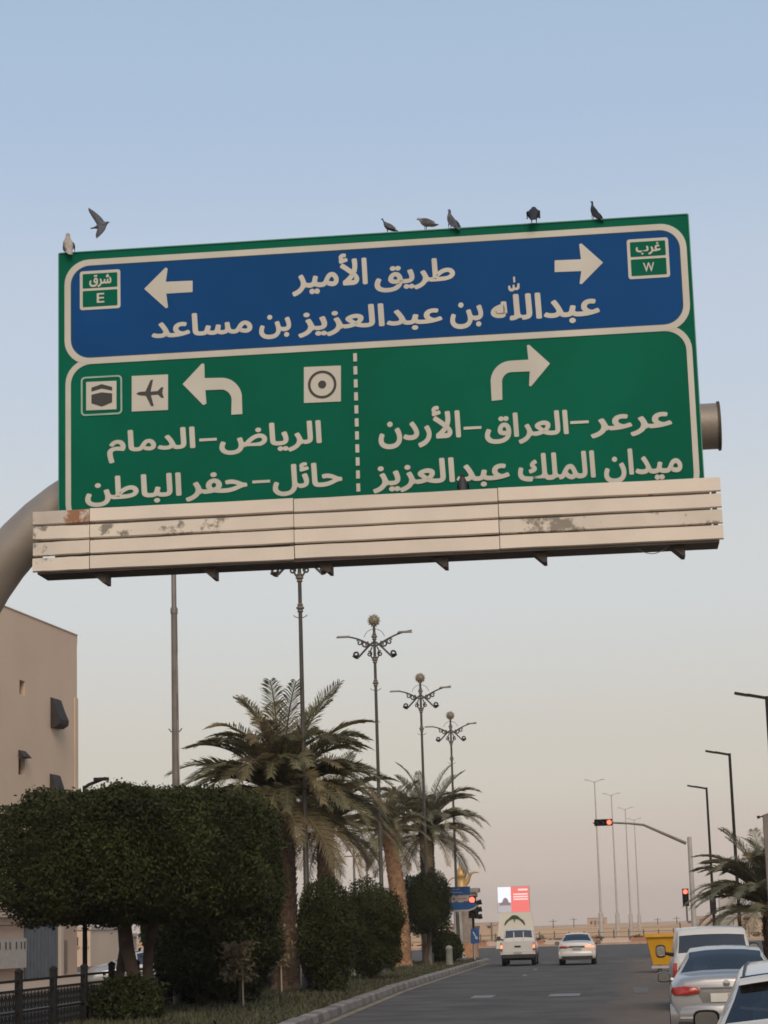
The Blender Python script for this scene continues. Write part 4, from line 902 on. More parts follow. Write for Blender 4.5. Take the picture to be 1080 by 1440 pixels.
pc_ = at(648.5, 1247, Ym); k = Ym/FPX
prof = [(9.2, 0), (9.4, 1), (8.2, 5), (7.0, 9), (6.6, 12), (6.9, 14.5), (8.0, 16), (8.2, 18), (7.6, 20.5), (6.0, 24), (3.6, 27.5), (1.6, 30), (1.1, 31), (1.5, 32), (.9, 33.5), (.1, 35)]
b = MB(); b.lathe([(r*k, z*k) for r, z in prof], 20, (pc_.x, Ym, zb-.1)); b.build('pot', GOLD, t, 50)
b = MB(); sp = [(6.5, 6), (9.5, 10), (11.5, 15), (14, 19.5), (18, 21.5), (25.5, 21)]; b.tube([(pc_.x+x*k, Ym, zb-.1+z*k) for x, z in sp], [3.4*k, 3.0*k, 2.4*k, 1.9*k, 1.4*k, .5*k], 10); b.build('spout', GOLD, t, 60)
b = MB(); b.tube([(pc_.x-x*k, Ym, zb-.1+z*k) for x, z in [(7, 14.5), (12, 14.5), (16.5, 11), (19, 6), (19.5, 0)]], [.9*k]*5, 8); b.build('handle', GOLD, t, 60)

# ------------------------------------------------------------------ lit billboard on a cream pedestal beyond the crossing
Yl = 190.0
def L2(px, py): p = at(px, py, Yl); return (p.x, p.z)
a = L2(701, 1283); c = L2(745, 1282); g0_ = at(724, 1330, Yl)
t = thing('billboard', 'lit red and white screen standing on a cream pedestal with a green emblem', 'billboard', (g0_.x, Yl, 0))
x0, x1 = a[0], c[0]; zt, zb = L2(723, 1247)[1], L2(723, 1282.5)[1]
b = MB(); w0, w1 = (x1-x0)/2+.05, (x1-x0)/2+.4; xm = (x0+x1)/2+.1
b.add([(xm-w1, Yl-.5, 0), (xm+w1, Yl-.5, 0), (xm+w1, Yl+.5, 0), (xm-w1, Yl+.5, 0), (xm-w0+.1, Yl-.35, zb-.02), (xm+w0, Yl-.35, zb-.02), (xm+w0, Yl+.35, zb-.02), (xm-w0+.1, Yl+.35, zb-.02)], [(0, 3, 2, 1), (4, 5, 6, 7), (0, 1, 5, 4), (1, 2, 6, 5), (2, 3, 7, 6), (3, 0, 4, 7)]); ped = b.build('pedestal', CREAM, t)
b = MB(); b.box(((x0+x1)/2, Yl+.02, (zt+zb)/2), (x1-x0+.1, .5, zt-zb+.08)); scr = b.build('screen_case', PALEPOLE, t)
def spl(u0, u1, v0, v1, m, name, d):
    b = MB(); b.box((lerp(x0, x1, (u0+u1)/2), Yl-.24-d, lerp(zb, zt, (v0+v1)/2)), ((x1-x0)*(u1-u0), .012, (zt-zb)*(v1-v0))); return b.build(name, m, scr)
spl(0, .42, .38, 1, SCRWHITE, 'picture', 0); spl(0, .42, 0, .38, SCRGREY, 'picture', 0); spl(.42, 1, 0, 1, SCRRED, 'red_field', 0)
b = MB(); uu = lambda p: (lerp(x0, x1, p[0]), lerp(zb, zt, p[1])); P_ = [(.04, .27), (.40, .27), (.40, .36), (.34, .40), (.33, .47)]+[(.24+.075*math.cos(i*PI/8), .48+.09*math.sin(i*PI/8)) for i in range(9)]+[(.15, .47), (.14, .40), (.04, .36)]
b.prism([uu(p) for p in P_], lambda p: (p[0], Yl-.25, p[1]), lambda p: (p[0], Yl-.262, p[1])); b.build('domed_building', SCRDARK, scr)
spl(.66, .96, .84, .91, SCRTEXT, 'caption', .012)
for v in (.70, .60, .50): spl(.50, .96, v-.025, v+.025, SCRTEXT, 'caption', .012)
# emblem: palm above two crossed curved blades
ex, ez = L2(724, 1294); yy = Yl-.46
b = MB()
for s in (-1, 1): b.tube([(ex+s*.8*math.cos(q)+s*.1, yy, ez-.62+.8*math.sin(q)) for q in [.25+i*1.6/8 for i in range(9)]], [.03, .06, .08, .08, .07, .06, .05, .04, .03], 6)
for q in (-1.2, -.7, -.25, .25, .7, 1.2): b.tube([(ex, yy, ez+.2), (ex+.28*math.sin(q), yy, ez+.2+.24*math.cos(q)), (ex+.5*math.sin(q), yy, ez+.1+.26*math.cos(q))], [.05, .06, .02], 5)
b.tube([(ex, yy, ez-.1), (ex, yy, ez+.22)], .045, 6); b.build('emblem', EMBLEM, ped)

# ------------------------------------------------------------------ skip, barriers, far poles
sk = gnd(910, 1367)
t = thing('skip', 'yellow metal waste skip parked ahead of the white van', 'skip', (1.0, 84.6, .01))
def shell(w0, w1, l0, l1, z0, z1, th=.06):
    b = MB(); o = [[(-w0, -l0, z0), (w0, -l0, z0), (w0, l0, z0), (-w0, l0, z0)], [(-w1, -l1, z1), (w1, -l1, z1), (w1, l1, z1), (-w1, l1, z1)], [(-w1+th, -l1+th, z1), (w1-th, -l1+th, z1), (w1-th, l1-th, z1), (-w1+th, l1-th, z1)], [(-w0+th, -l0+th, z0+th), (w0-th, -l0+th, z0+th), (w0-th, l0-th, z0+th), (-w0+th, l0-th, z0+th)]]
    b.grid(o, True); b.f.append((3, 2, 1, 0)); b.f.append((12, 13, 14, 15)); return b
b = shell(.68, .92, .75, 1.05, .28, 1.42); b.v = [(x+.98, y, z) for x, y, z in b.v]; b.build('bin', YELLOW, t, world=False)
for y_ in (-1.0, 1.0): b = MB(); b.box((.98, y_*1.07, 1.38), (1.9, .07, .12)); b.build('rim', YELLOW, t, world=False)
for x_ in (.55, 1.4): b = MB(); b.box((x_, 0, .14), (.14, 1.7, .26)); b.build('skid', DARKSTEEL, t, world=False)
b = MB(); b.box((.98, -.86, .2), (1.5, .06, .1)); b.build('crossbar', PALEPOLE, t, world=False)
bb = MB(); bb.prism([(-.28, 0), (.28, 0), (.22, .14), (.1, .28), (.08, .55), (-.08, .55), (-.1, .28), (-.22, .14)], lambda p: (-1.2, p[0], p[1]), lambda p: (1.2, p[0], p[1])); bme2 = [bb.mesh('road_barrier', BARRIER), bb.mesh('road_barrier', BARRIERW)]
for k_ in range(9):
    o = obj('road_barrier', bme2[k_ % 2]); o.location = (-13.2+2.6*k_, 199.5+rng.uniform(-.2, .2), .0); o.rotation_euler = (0, 0, rng.uniform(-.05, .05))
    tag(o, '%s %s road barrier in the far row across the crossing, counted from the left' % (['leftmost', 'second', 'third', 'fourth', 'fifth', 'sixth', 'seventh', 'eighth', 'rightmost'][k_], 'orange' if k_ % 2 == 0 else 'white'), 'barrier', 'far road barriers')
def utility(px, pt, Y, label):
    g = at(px, 1300, Y); z = at(px, pt, Y).z; t = thing('utility_pole', label, 'utility pole', (g.x, Y, -.1), 'thin utility poles across the desert')
    b = MB(); b.lathe([(.16, 0), (.10, z)], 6); b.build('pole', GREYPOLE, t, world=False); b = MB(); b.box((0, 0, z-.5), (1.8, .12, .12)); b.build('crossarm', GREYPOLE, t, world=False)
for px, pt, Y, lab in ((691, 1296, 330, 'thin utility pole just left of the lit billboard'), (778, 1292, 520, 'thin utility pole left of the white sedan in the desert'), (807, 1290, 600, 'thin utility pole above the white sedan'), (837, 1293, 640, 'thin utility pole left of the tallest far mast'), (925, 1290, 560, 'thin utility pole above the yellow skip'), (952, 1288, 520, 'thin utility pole left of the signal mast'), (985, 1290, 600, 'thin utility pole right of the signal mast'), (518, 1195, 215, 'slim pole seen between palm trunks at left'), (500, 1195, 205, 'slimmer pole left of the slim one between the palms')):
    utility(px, pt, Y, lab)
# low fence of the desert plot
ff = thing('desert_fence', 'low post fence running along the edge of the desert', 'fence', (0, 236, 0))
fp = MB(); fp.box((0, 0, .55), (.16, .16, 1.3)); fpe = fp.mesh('post', GREYPOLE)
for k_ in range(44): o = obj('post', fpe, ff); o.location = (-26+1.6*k_, rng.uniform(-.2, .2), rng.uniform(-.1, .05))
for z in (.45, .95): b = MB(); b.box((8.4, 0, z), (69, .05, .07)); b.build('rail', GREYPOLE, ff, world=False)
for k_, (x, y, w, h, lab) in enumerate([(-60, 900, 26, 3.6, 'tiny pale far building left of the billboard on the horizon'), (-9, 1000, 9, 4.5, 'tiny reddish far building on the horizon above the sedan'), (60, 1100, 40, 4, 'tiny long far building on the horizon above the skip')]):
    t = thing('far_building', lab, 'building', (x, y, -.1), 'tiny buildings on the horizon')
    b = MB(); b.box((0, 0, h/2), (w, 8, h)); b.build('wall', STUCCO2, t, world=False); b = MB(); b.box((0, 0, h+.15), (w+.4, 8.4, .3)); b.build('roof', TRIM, t, world=False)
    for q in range(4): b = MB(); b.box((w*(q-1.5)/5, -4.02, h*.55), (w*.08, .1, h*.3)); b.build('window', DARKWIN, t, world=False)
# scrub along the verge
sb = np.random.RandomState(9); n = 9000; X_ = -60+140*sb.rand(n); cl = np.floor(X_/2.1); P_ = np.stack([cl*2.1+sb.randn(n)*.35, 233+3*np.sin(cl*3.7)+sb.randn(n)*.5, .12+.5*np.abs(np.sin(cl*1.9))*sb.rand(n)], 1); a_ = sb.randn(n, 3)*.09; c_ = sb.randn(n, 3)*.05
so = obj('scrub', quads_mesh('scrub', np.stack([P_-a_, P_+c_, P_+a_, P_-c_], 1), mat('scrub', (.12, .095, .055), .9, 0, .3, 2))); so['kind'] = 'stuff'; tag(so, 'dry brown scrub along the edge of the desert', 'scrub')

# ------------------------------------------------------------------ vehicles
def car(name, label, cat, loc, rz, sp, paint, glass=GLASS, group=None):
    """local axes: y = 0 at the tail, +y to the nose, z up"""
    t = thing(name, label, cat, loc, group, rz); W2 = sp['W']/2
    st = sorted(set(round(y, 3) for y in sp['stations']))
    rows = []
    for y in st:
        w = W2*interp(y, sp['plan']); zt = interp(y, sp['top']); zb = min(interp(y, sp['belt']), zt-.015); sill = interp(y, sp.get('sill', [(0, .24)]))
        h = zt-zb; g = max(0, min(1, h/.38)); rw = lerp(.90*w, sp['roof']/2*interp(y, sp.get('roofplan', [(0, 1)])), g); cr = sp.get('crown', .045)
        sh = (.955*w, zb); top = (rw, zt-.035*g)
        pts = [(0, sill-.02), (.78*w, sill-.01), (.95*w, sill+.04), (.995*w, sill+.16), (w, lerp(sill, zb, .55)), (.99*w, zb-.07), sh,
               (lerp(sh[0], top[0], .07), lerp(sh[1], top[1], .07)), (lerp(sh[0], top[0], .5)+.012*g, lerp(sh[1], top[1], .5)), (lerp(sh[0], top[0], .93), lerp(sh[1], top[1], .93)), top,
               (rw*.965, zt-.006*g), (rw*.93, zt+cr*.18), (rw*.5, zt+cr*.8), (0, zt+cr)]
        rows.append([(x, y, z) for x, z in pts])
    nc = len(rows[0]); buckets = {}
    def put(key, face): buckets.setdefault(key, []).append(face)
    for i in range(len(st)-1):
        ym = (st[i]+st[i+1])/2
        for j in range(nc-1):
            for s in (1, -1):
                q = [rows[i][j], rows[i+1][j], rows[i+1][j+1], rows[i][j+1]]
                q = [(s*x, y, z) for x, y, z in q]; q = q if s > 0 else q[::-1]; key = 'body'
                if j >= 11 and sp['rear'][0] < ym < sp['rear'][1]: key = 'rear_window' if j >= 12 else 'window_seal_%d' % s
                elif j >= 11 and sp['front'][0] < ym < sp['front'][1]: key = 'windscreen'
                elif j in (7, 8):
                    for k, (a, c) in enumerate(sp['side']):
                        if a < ym < c: key = 'side_window_%d_%d' % (k, s)
                put(key, q)
    for q, sgn in ((rows[0], -1), (rows[-1], 1)):            # tail and nose caps, as strips across the car
        for j in range(nc-1):
            if j in (0,): continue
            f = [(q[j][0], q[j][1], q[j][2]), (-q[j][0], q[j][1], q[j][2]), (-q[j+1][0], q[j+1][1], q[j+1][2]), (q[j+1][0], q[j+1][1], q[j+1][2])]
            put('body', f[::sgn])
    for key, fs in buckets.items():
        idx = {}; b = MB()
        for f in fs:
            ids = []
            for p in f:
                kk = tuple(round(c, 5) for c in p)
                if kk not in idx: idx[kk] = len(b.v); b.v.append(kk)
                if not ids or idx[kk] != ids[-1]: ids.append(idx[kk])
            if len(set(ids)) >= 3: b.f.append(tuple(dict.fromkeys(ids)))
        nm = 'side_window' if key.startswith('side') else 'window_seal' if key.startswith('window') else key
        b.build(nm, {'body': paint, 'window_seal': PLASTIC}.get(nm, glass), t, 38, world=False)
    # wheels
    for y in sp['wheels']:
        for s in (-1, 1):
            wr = sp.get('wr', .32); M_ = Matrix.Translation((s*(W2-.13), y, wr)) @ Matrix.Rotation(PI/2, 4, 'Y')
            b = MB(); b.lathe([(wr*.62, -.11), (wr*.92, -.115), (wr, -.07), (wr, .07), (wr*.92, .115), (wr*.62, .11)], 22, M=M_); wh = b.build('wheel', RUBBER, t, 35, world=False)
            b = MB(); b.lathe([(.05, -.118), (wr*.5, -.09), (wr*.6, -.116), (wr*.6, .116), (wr*.5, .09), (.05, .118)], 18, M=M_); b.build('rim', RIM, wh, 35, world=False)
            b = MB(); b.prism([(y+wr*1.17*math.cos(a), wr+wr*1.17*math.sin(a)) for a in [i*PI/10-.15*(1 if i == 0 else 0) for i in range(11)]], lambda p: (s*(W2-.05), p[0], p[1]), lambda p: (s*(W2+.004), p[0], p[1])); b.build('wheel_arch', PLASTIC, t, world=False)
    return t
def lens(par, poly, y, m, name, bulge=.035, flip=1):
    """domed lens; poly in x, z on the plane y"""
    cx_ = sum(p[0] for p in poly)/len(poly); cz_ = sum(p[1] for p in poly)/len(poly); b = MB(); yf = (lambda x: y(x)) if callable(y) else (lambda x: y)
    R0 = [(x, yf(x)+.03*flip, z) for x, z in poly]; R1 = [(x, yf(x)-bulge*.5*flip, z) for x, z in poly]; R2 = [(lerp(cx_, x, .82), yf(lerp(cx_, x, .82))-bulge*flip, lerp(cz_, z, .82)) for x, z in poly]
    b.grid([R0, R1, R2], True); n = len(poly); b.f.append(tuple(2*n+i for i in range(n))); return b.build(name, m, par, 60, world=False)
def rpoly(x0, x1, z0, z1, r=.04): return rrect(min(x0, x1), max(x0, x1), z0, z1, r, 4)
def mirror(par, x, y, z, s, paint, w=.21, h=.16, glass=MIRROR):
    b = MB(); pts = [(w/2*math.cos(a)*(1 if math.cos(a)*s > 0 else .95), h/2*math.sin(a)) for a in [2*PI*i/16 for i in range(16)]]; pts = [(math.copysign(abs(u/(w/2))**.6, u)*w/2, math.copysign(abs(v/(h/2))**.6, v)*h/2) for u, v in pts]
    b.grid([[(x+u, y, z+v) for u, v in pts], [(x+u*1.08, y+.02, z+v*1.1) for u, v in pts], [(x+u*1.0, y+.10, z+v) for u, v in pts], [(x+u*.4, y+.15, z+v*.4) for u, v in pts]], True); b.f.append(tuple(48+i for i in range(16)))
    b.tube([(x-s*w*.4, y+.06, z-.04), (x-s*(w*.5+.12), y+.08, z-.08)], [.04, .05], 6); m_ = b.build('mirror', paint, par, 50, world=False)
    b = MB(); b.add([(x+u*.9, y-.004, z+v*.88) for u, v in pts], [tuple(range(16))[::-1]]); b.build('mirror_glass', glass, m_, world=False)
    return m_
def seats(par, y, xs, zb, zt, m=SEATM):
    for x in xs:
        b = MB(); b.grid([[(x+w*math.cos(2*PI*i/12), y+dy+d*math.sin(2*PI*i/12), z) for i in range(12)] for z, w, d, dy in ((zb, .25, .09, .05), (zb+.3, .25, .09, 0), (zt-.22, .22, .07, -.05), (zt-.18, .10, .05, -.06), (zt-.16, .14, .06, -.06), (zt-.03, .13, .05, -.07), (zt, .07, .03, -.07))], True); b.f.append(tuple(72+i for i in range(12))); b.build('seat', m, par, 60, world=False)
def stations(L_, extra): return [0, .03, .08, .16]+[i*.18 for i in range(1, int(L_/.18))]+[L_-.16, L_-.06, L_-.02, L_]+extra
SEDAN = dict(W=1.78, roof=1.16, top=[(0, .93), (.03, .99), (.10, 1.025), (.42, 1.06), (.56, 1.075), (.75, 1.17), (1.05, 1.32), (1.25, 1.395), (1.6, 1.43), (2.2, 1.445), (2.7, 1.42), (3.0, 1.35), (3.55, 1.06), (3.75, .98), (4.3, .88), (4.5, .72), (4.55, .6)],
             belt=[(0, .86), (.5, .965), (1.5, .935), (3.2, .92), (4.5, .7)], plan=[(0, .84), (.03, .90), (.08, .94), (.2, .975), (.6, .995), (1.2, 1), (3.6, 1), (4.1, .97), (4.4, .90), (4.5, .82), (4.55, .7)],
             sill=[(0, .36), (.3, .26), (4.2, .24), (4.55, .3)], rear=(.60, 1.24), front=(2.72, 3.54), side=[(1.12, 1.85), (1.95, 2.85)], wheels=(.95, 3.6), stations=stations(4.55, [.56, .60, 1.05, 1.12, 1.24, 1.25, 1.85, 1.95, 2.72, 2.85, 3.54]))
# silver sedan
XS, YSd = 1.61, 33.6
t = car('sedan', 'silver sedan with red tail lamps parked behind the white van', 'car', (XS, YSd, .01), math.radians(-2.5), SEDAN, CARSILVER, GLASS, 'cars parked along the right')
bk = lambda x: interp(abs(x)/.89, [(0, 0), (.80, .0), (.84, .006), (.90, .034), (.94, .085), (.975, .2)])-.022
for s in (-1, 1):
    l_ = lens(t, [(s*x, z) for x, z in [(.40, .845), (.43, .80), (.62, .775), (.80, .775), (.845, .83), (.82, .905), (.62, .915), (.46, .895)]], bk, TAILRED, 'tail_lamp', .03)
    lens(l_, [(s*x, z) for x, z in [(.47, .845), (.55, .82), (.58, .85), (.55, .885), (.48, .875)]], lambda x: bk(x)-.025, mat('tail_lens_pale', (.62, .16, .11), .2, coat=.6), 'reflector', .012)
b = MB(); bp_ = [(-.80, .36), (.80, .36), (.86, .44), (.87, .60), (.80, .68), (-.80, .68), (-.87, .60), (-.86, .44)]; yb = lambda x: .13*(abs(x)/.87)**2.5
xs_ = [-.87+.145*i for i in range(13)]
prof = [(.30, -.01), (.36, -.065), (.50, -.085), (.60, -.075), (.655, -.03), (.67, .05)]
b.grid([[(x, yb(x)+dy, z-.02*(abs(x)/.87)**4) for x in xs_] for z, dy in prof]); b.build('bumper', CARSILVER, t, 60, world=False)
b = MB(); b.grid([[(x, yb(x)-.088, z) for x in xs_[1:-1]] for z in (.43, .462)]); b.build('bumper_strip', mat('bumper_pale', (.6, .58, .55), .3, .4), t, world=False)  # narrow strip, paler than the rest of the bumper
b = MB(); b.box((0, .10, .31), (1.5, .3, .16)); b.build('diffuser', PLASTIC, t, world=False)
pl = lens(t, [(-.40, .865), (.40, .865), (.44, .80), (.36, .63), (-.36, .63), (-.44, .80)], lambda x: -.002, mat('plate_recess', (.24, .225, .21), .4, .4), 'plate_recess', .008)
b = MB(); b.box((-.0, -.022, .735), (.50, .012, .13)); q_ = b.build('licence_plate', PLATE, t, world=False); b = MB(); b.box((.125, -.03, .735), (.23, .006, .115)); b.build('plate_panel', mat('plate_tan', (.36, .31, .23), .5), q_, world=False)
b = MB(); b.box((0, -.018, .885), (.80, .02, .018)); b.build('boot_trim', CHROME, t, world=False)
b = MB(); b.lathe([(.03, 0), (.055, .008), (.03, .012)], 14, M=Matrix.Translation((0, -.004, .945)) @ Matrix.Rotation(PI/2, 4, 'X')); b.build('badge', CHROME, t, 40, world=False)
for s in (-1, 1): mirror(t, s*1.0, 2.75, .99, s, CARSILVER)
seats(t, 1.55, (-.38, .38), .55, 1.20); seats(t, 2.35, (-.36, .36), .5, 1.27)
b = MB(); b.box((0, 1.0, .98), (1.15, .4, .04)); b.build('parcel_shelf', SEATM, t, world=False)
# nearest white car
HATCH = dict(SEDAN); HATCH.update(W=1.80, roof=1.26, crown=.05, top=[(0, .92), (.03, .98), (.12, 1.03), (.26, 1.07), (.5, 1.24), (.72, 1.385), (.80, 1.415), (1.0, 1.445), (1.5, 1.49), (2.2, 1.51), (2.7, 1.47), (3.0, 1.40), (3.55, 1.08), (3.75, 1.0), (4.3, .9), (4.5, .74), (4.55, .6)],
    belt=[(0, .86), (.26, .97), (1.5, .95), (3.2, .93), (4.5, .7)], rear=(.28, .70), side=[(.85, 1.75), (1.85, 2.85)], roofplan=[(0, 1.0), (.7, 1.0), (1.6, 1.03)], stations=stations(4.55, [.26, .28, .70, .74, .80, .85, 1.0, 1.75, 1.85, 2.72, 2.85, 3.54]))
XN, YN = 1.48, 17.0
t = car('hatchback', 'nearest white car, its roof and rear window at the bottom right corner', 'car', (XN, YN, .01), math.radians(-6), HATCH, CARWHITE, GLASS, 'cars parked along the right')
for s in (-1, 1):
    pr = []
    for y in [.74+.18*i for i in range(12)]:
        zt_ = interp(y, HATCH['top']); rw = HATCH['roof']/2*interp(y, HATCH['roofplan']); pr.append((s*(rw*.955-.03), y, zt_+.012))
    b = MB(); b.tube(pr, .013, 5); b.build('roof_moulding', PLASTIC, t, 60, world=False)
b = MB(); zz_ = interp(.82, HATCH['top'])
b.grid([[(x, yy_, z_+.052*(1-(x/.62)**2)-.0) for x in [-.60+.1*i for i in range(13)]] for yy_, z_ in ((.79, zz_+.0), (.70, zz_-.004), (.62, zz_-.03), (.61, zz_-.05), (.70, zz_-.06))]); b.build('spoiler', CARWHITE, t, 50, world=False)
b = MB(); b.tube([(x, .80, interp(.80, HATCH['top'])+.05*(1-(x/.64)**2)+.004) for x in [-.6+.1*i for i in range(13)]], .009, 5); b.build('hatch_gap', PLASTIC, t, 60, world=False)
for s in (-1, 1):
    mirror(t, s*1.02, 2.78, 1.01, s, CARWHITE if s > 0 else PLASTIC, .23, .17); lens(t, [(s*.70, .92), (s*.88, .92), (s*.86, .66), (s*.70, .62)], lambda x: .03, TAILRED, 'tail_lamp')
b = MB(); b.grid([[(x, .13*(abs(x)/.87)**2.5+dy, z) for x in xs_] for z, dy in prof]); b.build('bumper', CARWHITE, t, 60, world=False)
b = MB(); b.box((0, -.02, .78), (.5, .02, .14)); b.build('licence_plate', PLATE, t, world=False)
seats(t, 1.35, (-.40, .40), .55, 1.22); seats(t, 2.2, (-.36, .36), .5, 1.30)
b = MB(); b.box((0, .75, .96), (1.2, .5, .04)); b.build('parcel_shelf', mat('shelf_brown', (.24, .15, .08), .9), t, world=False)
b = MB(); b.tube([(-.6, .52, 1.2), (-.2, .47, 1.16), (.2, .47, 1.16), (.6, .52, 1.2)], .012, 5); b.build('window_line', PALEPOLE, t, world=False)
# white van
VAN = dict(W=1.76, roof=1.46, crown=.03, top=[(0, 1.02), (.03, 1.10), (.10, 1.14), (.16, 1.18), (.36, 1.55), (.42, 1.66), (.52, 1.71), (1.0, 1.735), (2.5, 1.735), (2.9, 1.70), (3.2, 1.6), (3.75, 1.18), (3.95, 1.08), (4.4, .98), (4.55, .8), (4.6, .65)],
    belt=[(0, 1.0), (.16, 1.10), (1.5, 1.07), (3.4, 1.05), (4.5, .8)], plan=[(0, .92), (.03, .95), (.1, .985), (.3, 1), (3.8, 1), (4.2, .95), (4.5, .85), (4.6, .75)], sill=[(0, .4), (.4, .3), (4.6, .3)],
    rear=(.17, .37), front=(3.05, 3.74), side=[(.55, 1.3), (1.4, 2.3), (2.4, 3.1)], wheels=(.85, 3.65), wr=.34, stations=stations(4.6, [.12, .16, .17, .21, .25, .29, .33, .37, .42, .48, .52, .55, 1.3, 1.4, 2.3, 2.4, 3.05, 3.1, 3.74]))
XV, YV = 2.03, 47.5
t = car('van', 'white van with a wide dark rear window parked ahead of the silver sedan', 'van', (XV, YV, .01), 0, VAN, CARWHITE, GLASSD, 'cars parked along the right')
for s in (-1, 1):
    lens(t, [(s*x, z) for x, z in [(.78, 1.0), (.87, 1.0), (.88, .72), (.78, .70)]], lambda x: .05*max(0, (abs(x)-.7)/.18), TAILRED, 'tail_lamp', .03); mirror(t, s*1.06, 3.1, 1.22, s, PLASTIC, .22, .27)
b = MB(); b.grid([[(x*1.0, .10*(abs(x)/.87)**2.5+dy, z) for x in xs_] for z, dy in [(.34, .0), (.40, -.08), (.56, -.09), (.62, -.02)]]); b.build('bumper', CARWHITE, t, 60, world=False)
b = MB(); b.box((0, -.02, .86), (.5, .02, .14)); b.build('licence_plate', PLATE, t, world=False)
b = MB(); b.tube([(-.66, .5, 1.74), (-.66, .62, 1.86)], .012, 5); b.build('aerial', PLASTIC, t, world=False)
seats(t, 1.3, (-.40, .40), .7, 1.42); seats(t, 2.3, (-.38, .38), .7, 1.45)
# white sedan waiting at the crossing
t = car('sedan', 'white sedan waiting at the crossing right of the pickup', 'car', (-1.95, 103.4, .01), 0, SEDAN, CARWHITE, GLASSD, 'vehicles waiting at the crossing')
for s in (-1, 1):
    lens(t, [(s*x, z) for x, z in [(.36, .84), (.50, .79), (.80, .79), (.84, .86), (.70, .90), (.45, .89)]], bk, TAILRED if s < 0 else TAILLIT, 'tail_lamp', .03); mirror(t, s*1.0, 2.75, 1.0, s, PLASTIC)
b = MB(); b.grid([[(x, yb(x)+dy, z) for x in xs_] for z, dy in prof]); b.build('bumper', CARWHITE, t, 60, world=False)
b = MB(); b.grid([[(x, yb(x)-.09, z) for x in xs_[1:-1]] for z in (.27, .42)]); b.build('diffuser', PLASTIC, t, world=False)
b = MB(); b.box((0, -.02, .76), (.42, .02, .13)); b.build('licence_plate', mat('plate_dim', (.3, .28, .26), .5), t, world=False)
b = MB(); b.box((0, -.012, .845), (.74, .02, .07)); b.build('lamp_bar', PLASTIC, t, world=False)
# white pickup waiting at the crossing
PK = dict(W=1.70, roof=1.32, crown=.03, top=[(0, .86), (.2, .88), (1.55, .88), (1.60, 1.30), (1.66, 1.66), (1.8, 1.74), (2.9, 1.74), (3.3, 1.62), (3.75, 1.18), (3.95, 1.10), (4.7, 1.02), (4.95, .85), (5.0, .7)],
    belt=[(0, .84), (1.5, .86), (1.6, 1.10), (3.4, 1.08), (4.9, .8)], plan=[(0, .93), (1.5, .94), (1.62, .97), (2, 1), (3.8, 1), (4.6, .95), (5, .8)], sill=[(0, .5), (5, .45)],
    rear=(1.601, 1.66), front=(3.0, 3.74), side=[(1.85, 2.3), (2.36, 3.0)], wheels=(1.1, 4.0), wr=.37, stations=stations(5.0, [1.55, 1.60, 1.602, 1.62, 1.64, 1.66, 1.72, 1.8, 1.85, 2.3, 2.36, 3.0, 3.74]))
t = car('pickup', 'white pickup truck with lit tail lamps waiting beside the median tip', 'pickup truck', (-4.84, 105.5, .01), 0, PK, CARWHITE, GLASSD, 'vehicles waiting at the crossing')
for s in (-1, 1):
    b = MB(); b.box((s*.80, .85, .86), (.07, 1.7, .66)); b.build('bed_side', CARWHITE, t, world=False)
    lens(t, rpoly(s*.72, s*.84, .74, 1.10, .03), lambda x: .0, TAILRED, 'tail_lamp', .05); lens(t, rpoly(s*.74, s*.83, .82, .99, .03), lambda x: -.06, TAILLIT, 'brake_lamp', .03)
    mirror(t, s*1.08, 3.2, 1.30, s, PLASTIC, .2, .2)
    b = MB(); b.box((s*.235, 1.575, 1.40), (.05, .03, .42)); b.build('window_bar', CARWHITE, t, world=False)
b = MB(); b.box((0, -.03, .86), (1.46, .06, .62)); tg_ = b.build('tailgate', CARWHITE, t, world=False); b = MB(); b.box((0, -.07, .92), (.3, .02, .08)); b.build('handle', PLASTIC, tg_, world=False)
b = MB(); b.box((0, -.066, .70), (1.3, .012, .03)); b.build('crease', PLATE, tg_, world=False)
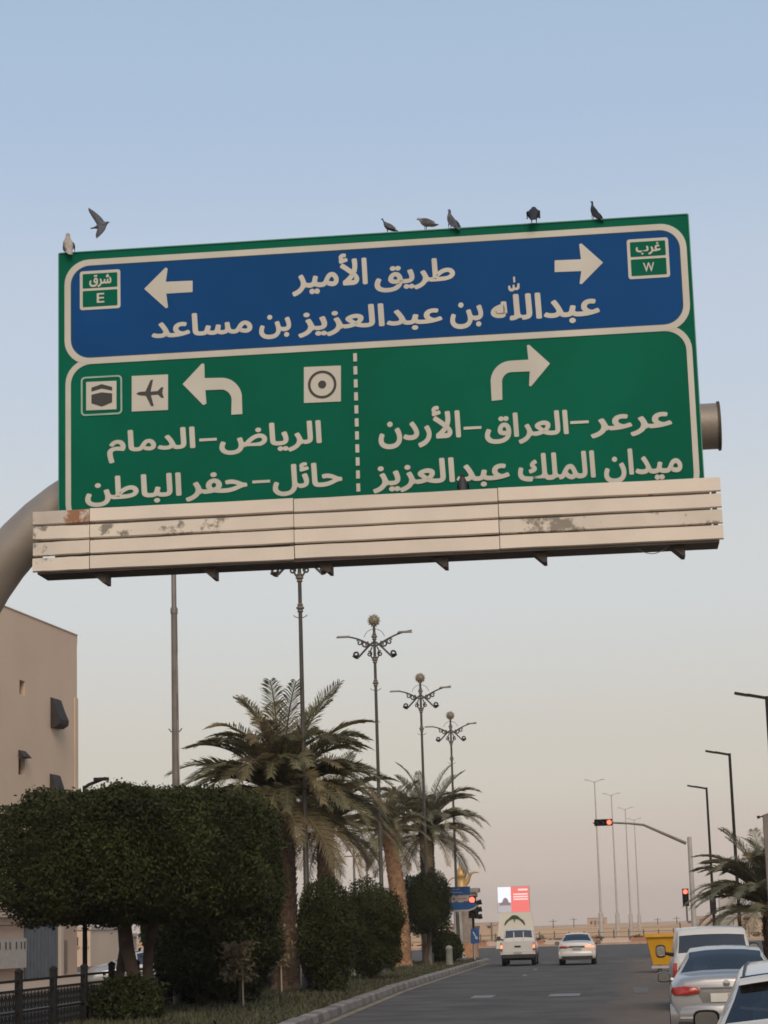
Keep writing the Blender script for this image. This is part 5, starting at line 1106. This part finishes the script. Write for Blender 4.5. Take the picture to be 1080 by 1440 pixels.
b = MB(); b.box((0, -.10, .46), (1.62, .18, .16)); b.build('bumper', PLASTIC, t, world=False); b = MB(); b.box((0, -.2, .60), (.4, .02, .1)); b.build('licence_plate', mat('plate_dim', (.3, .28, .26), .5), t, world=False)
b = MB(); b.box((0, .8, .36), (1.5, 1.2, .2)); b.build('underbody', PLASTIC, t, world=False)
# cars on the opposite road
g = at(140, 1390, 76)
t = car('sedan', 'dark topped car with a pale bonnet behind the fence at the left', 'car', (g.x+3.8, 77.5, .01), math.radians(112), SEDAN, CARSILVER, GLASSD, 'cars on the opposite road')
for s in (-1, 1): lens(t, [(s*x, z) for x, z in [(.5, .66), (.8, .7), (.78, .58), (.5, .56)]], lambda x: 4.5, HEADLIT if s > 0 else TAILWHITE, 'head_lamp', .03, -1)
g = at(492, 1370, 112)
t = car('sedan', 'white car glimpsed between the leafy ficus trunks on the opposite road', 'car', (g.x, 114, .01), math.radians(180), SEDAN, CARWHITE, GLASSD, 'cars on the opposite road')
for s in (-1, 1): lens(t, [(s*x, z) for x, z in [(.5, .66), (.8, .7), (.78, .58), (.5, .56)]], lambda x: 4.5, TAILWHITE, 'head_lamp', .03, -1)

# ------------------------------------------------------------------ dusty air
hz = MB(); hz.box((0, 1480, 22), (3600, 3200, 47)); ho = hz.mesh('haze'); hm = bpy.data.materials.new('dusty_air'); hm.use_nodes = True
for n_ in list(hm.node_tree.nodes):
    if n_.type != 'OUTPUT_MATERIAL': hm.node_tree.nodes.remove(n_)
pvn = hm.node_tree.nodes.new('ShaderNodeVolumePrincipled'); pvn.inputs['Color'].default_value = (1.0, .95, .90, 1); pvn.inputs['Density'].default_value = .00016; pvn.inputs['Anisotropy'].default_value = 0.0
hm.node_tree.links.new(pvn.outputs[0], [n_ for n_ in hm.node_tree.nodes if n_.type == 'OUTPUT_MATERIAL'][0].inputs['Volume']); ho.materials.append(hm)
hob = obj('haze', ho); hob['kind'] = 'stuff'; tag(hob, 'pale dusty haze lying over the desert and the road', 'haze')
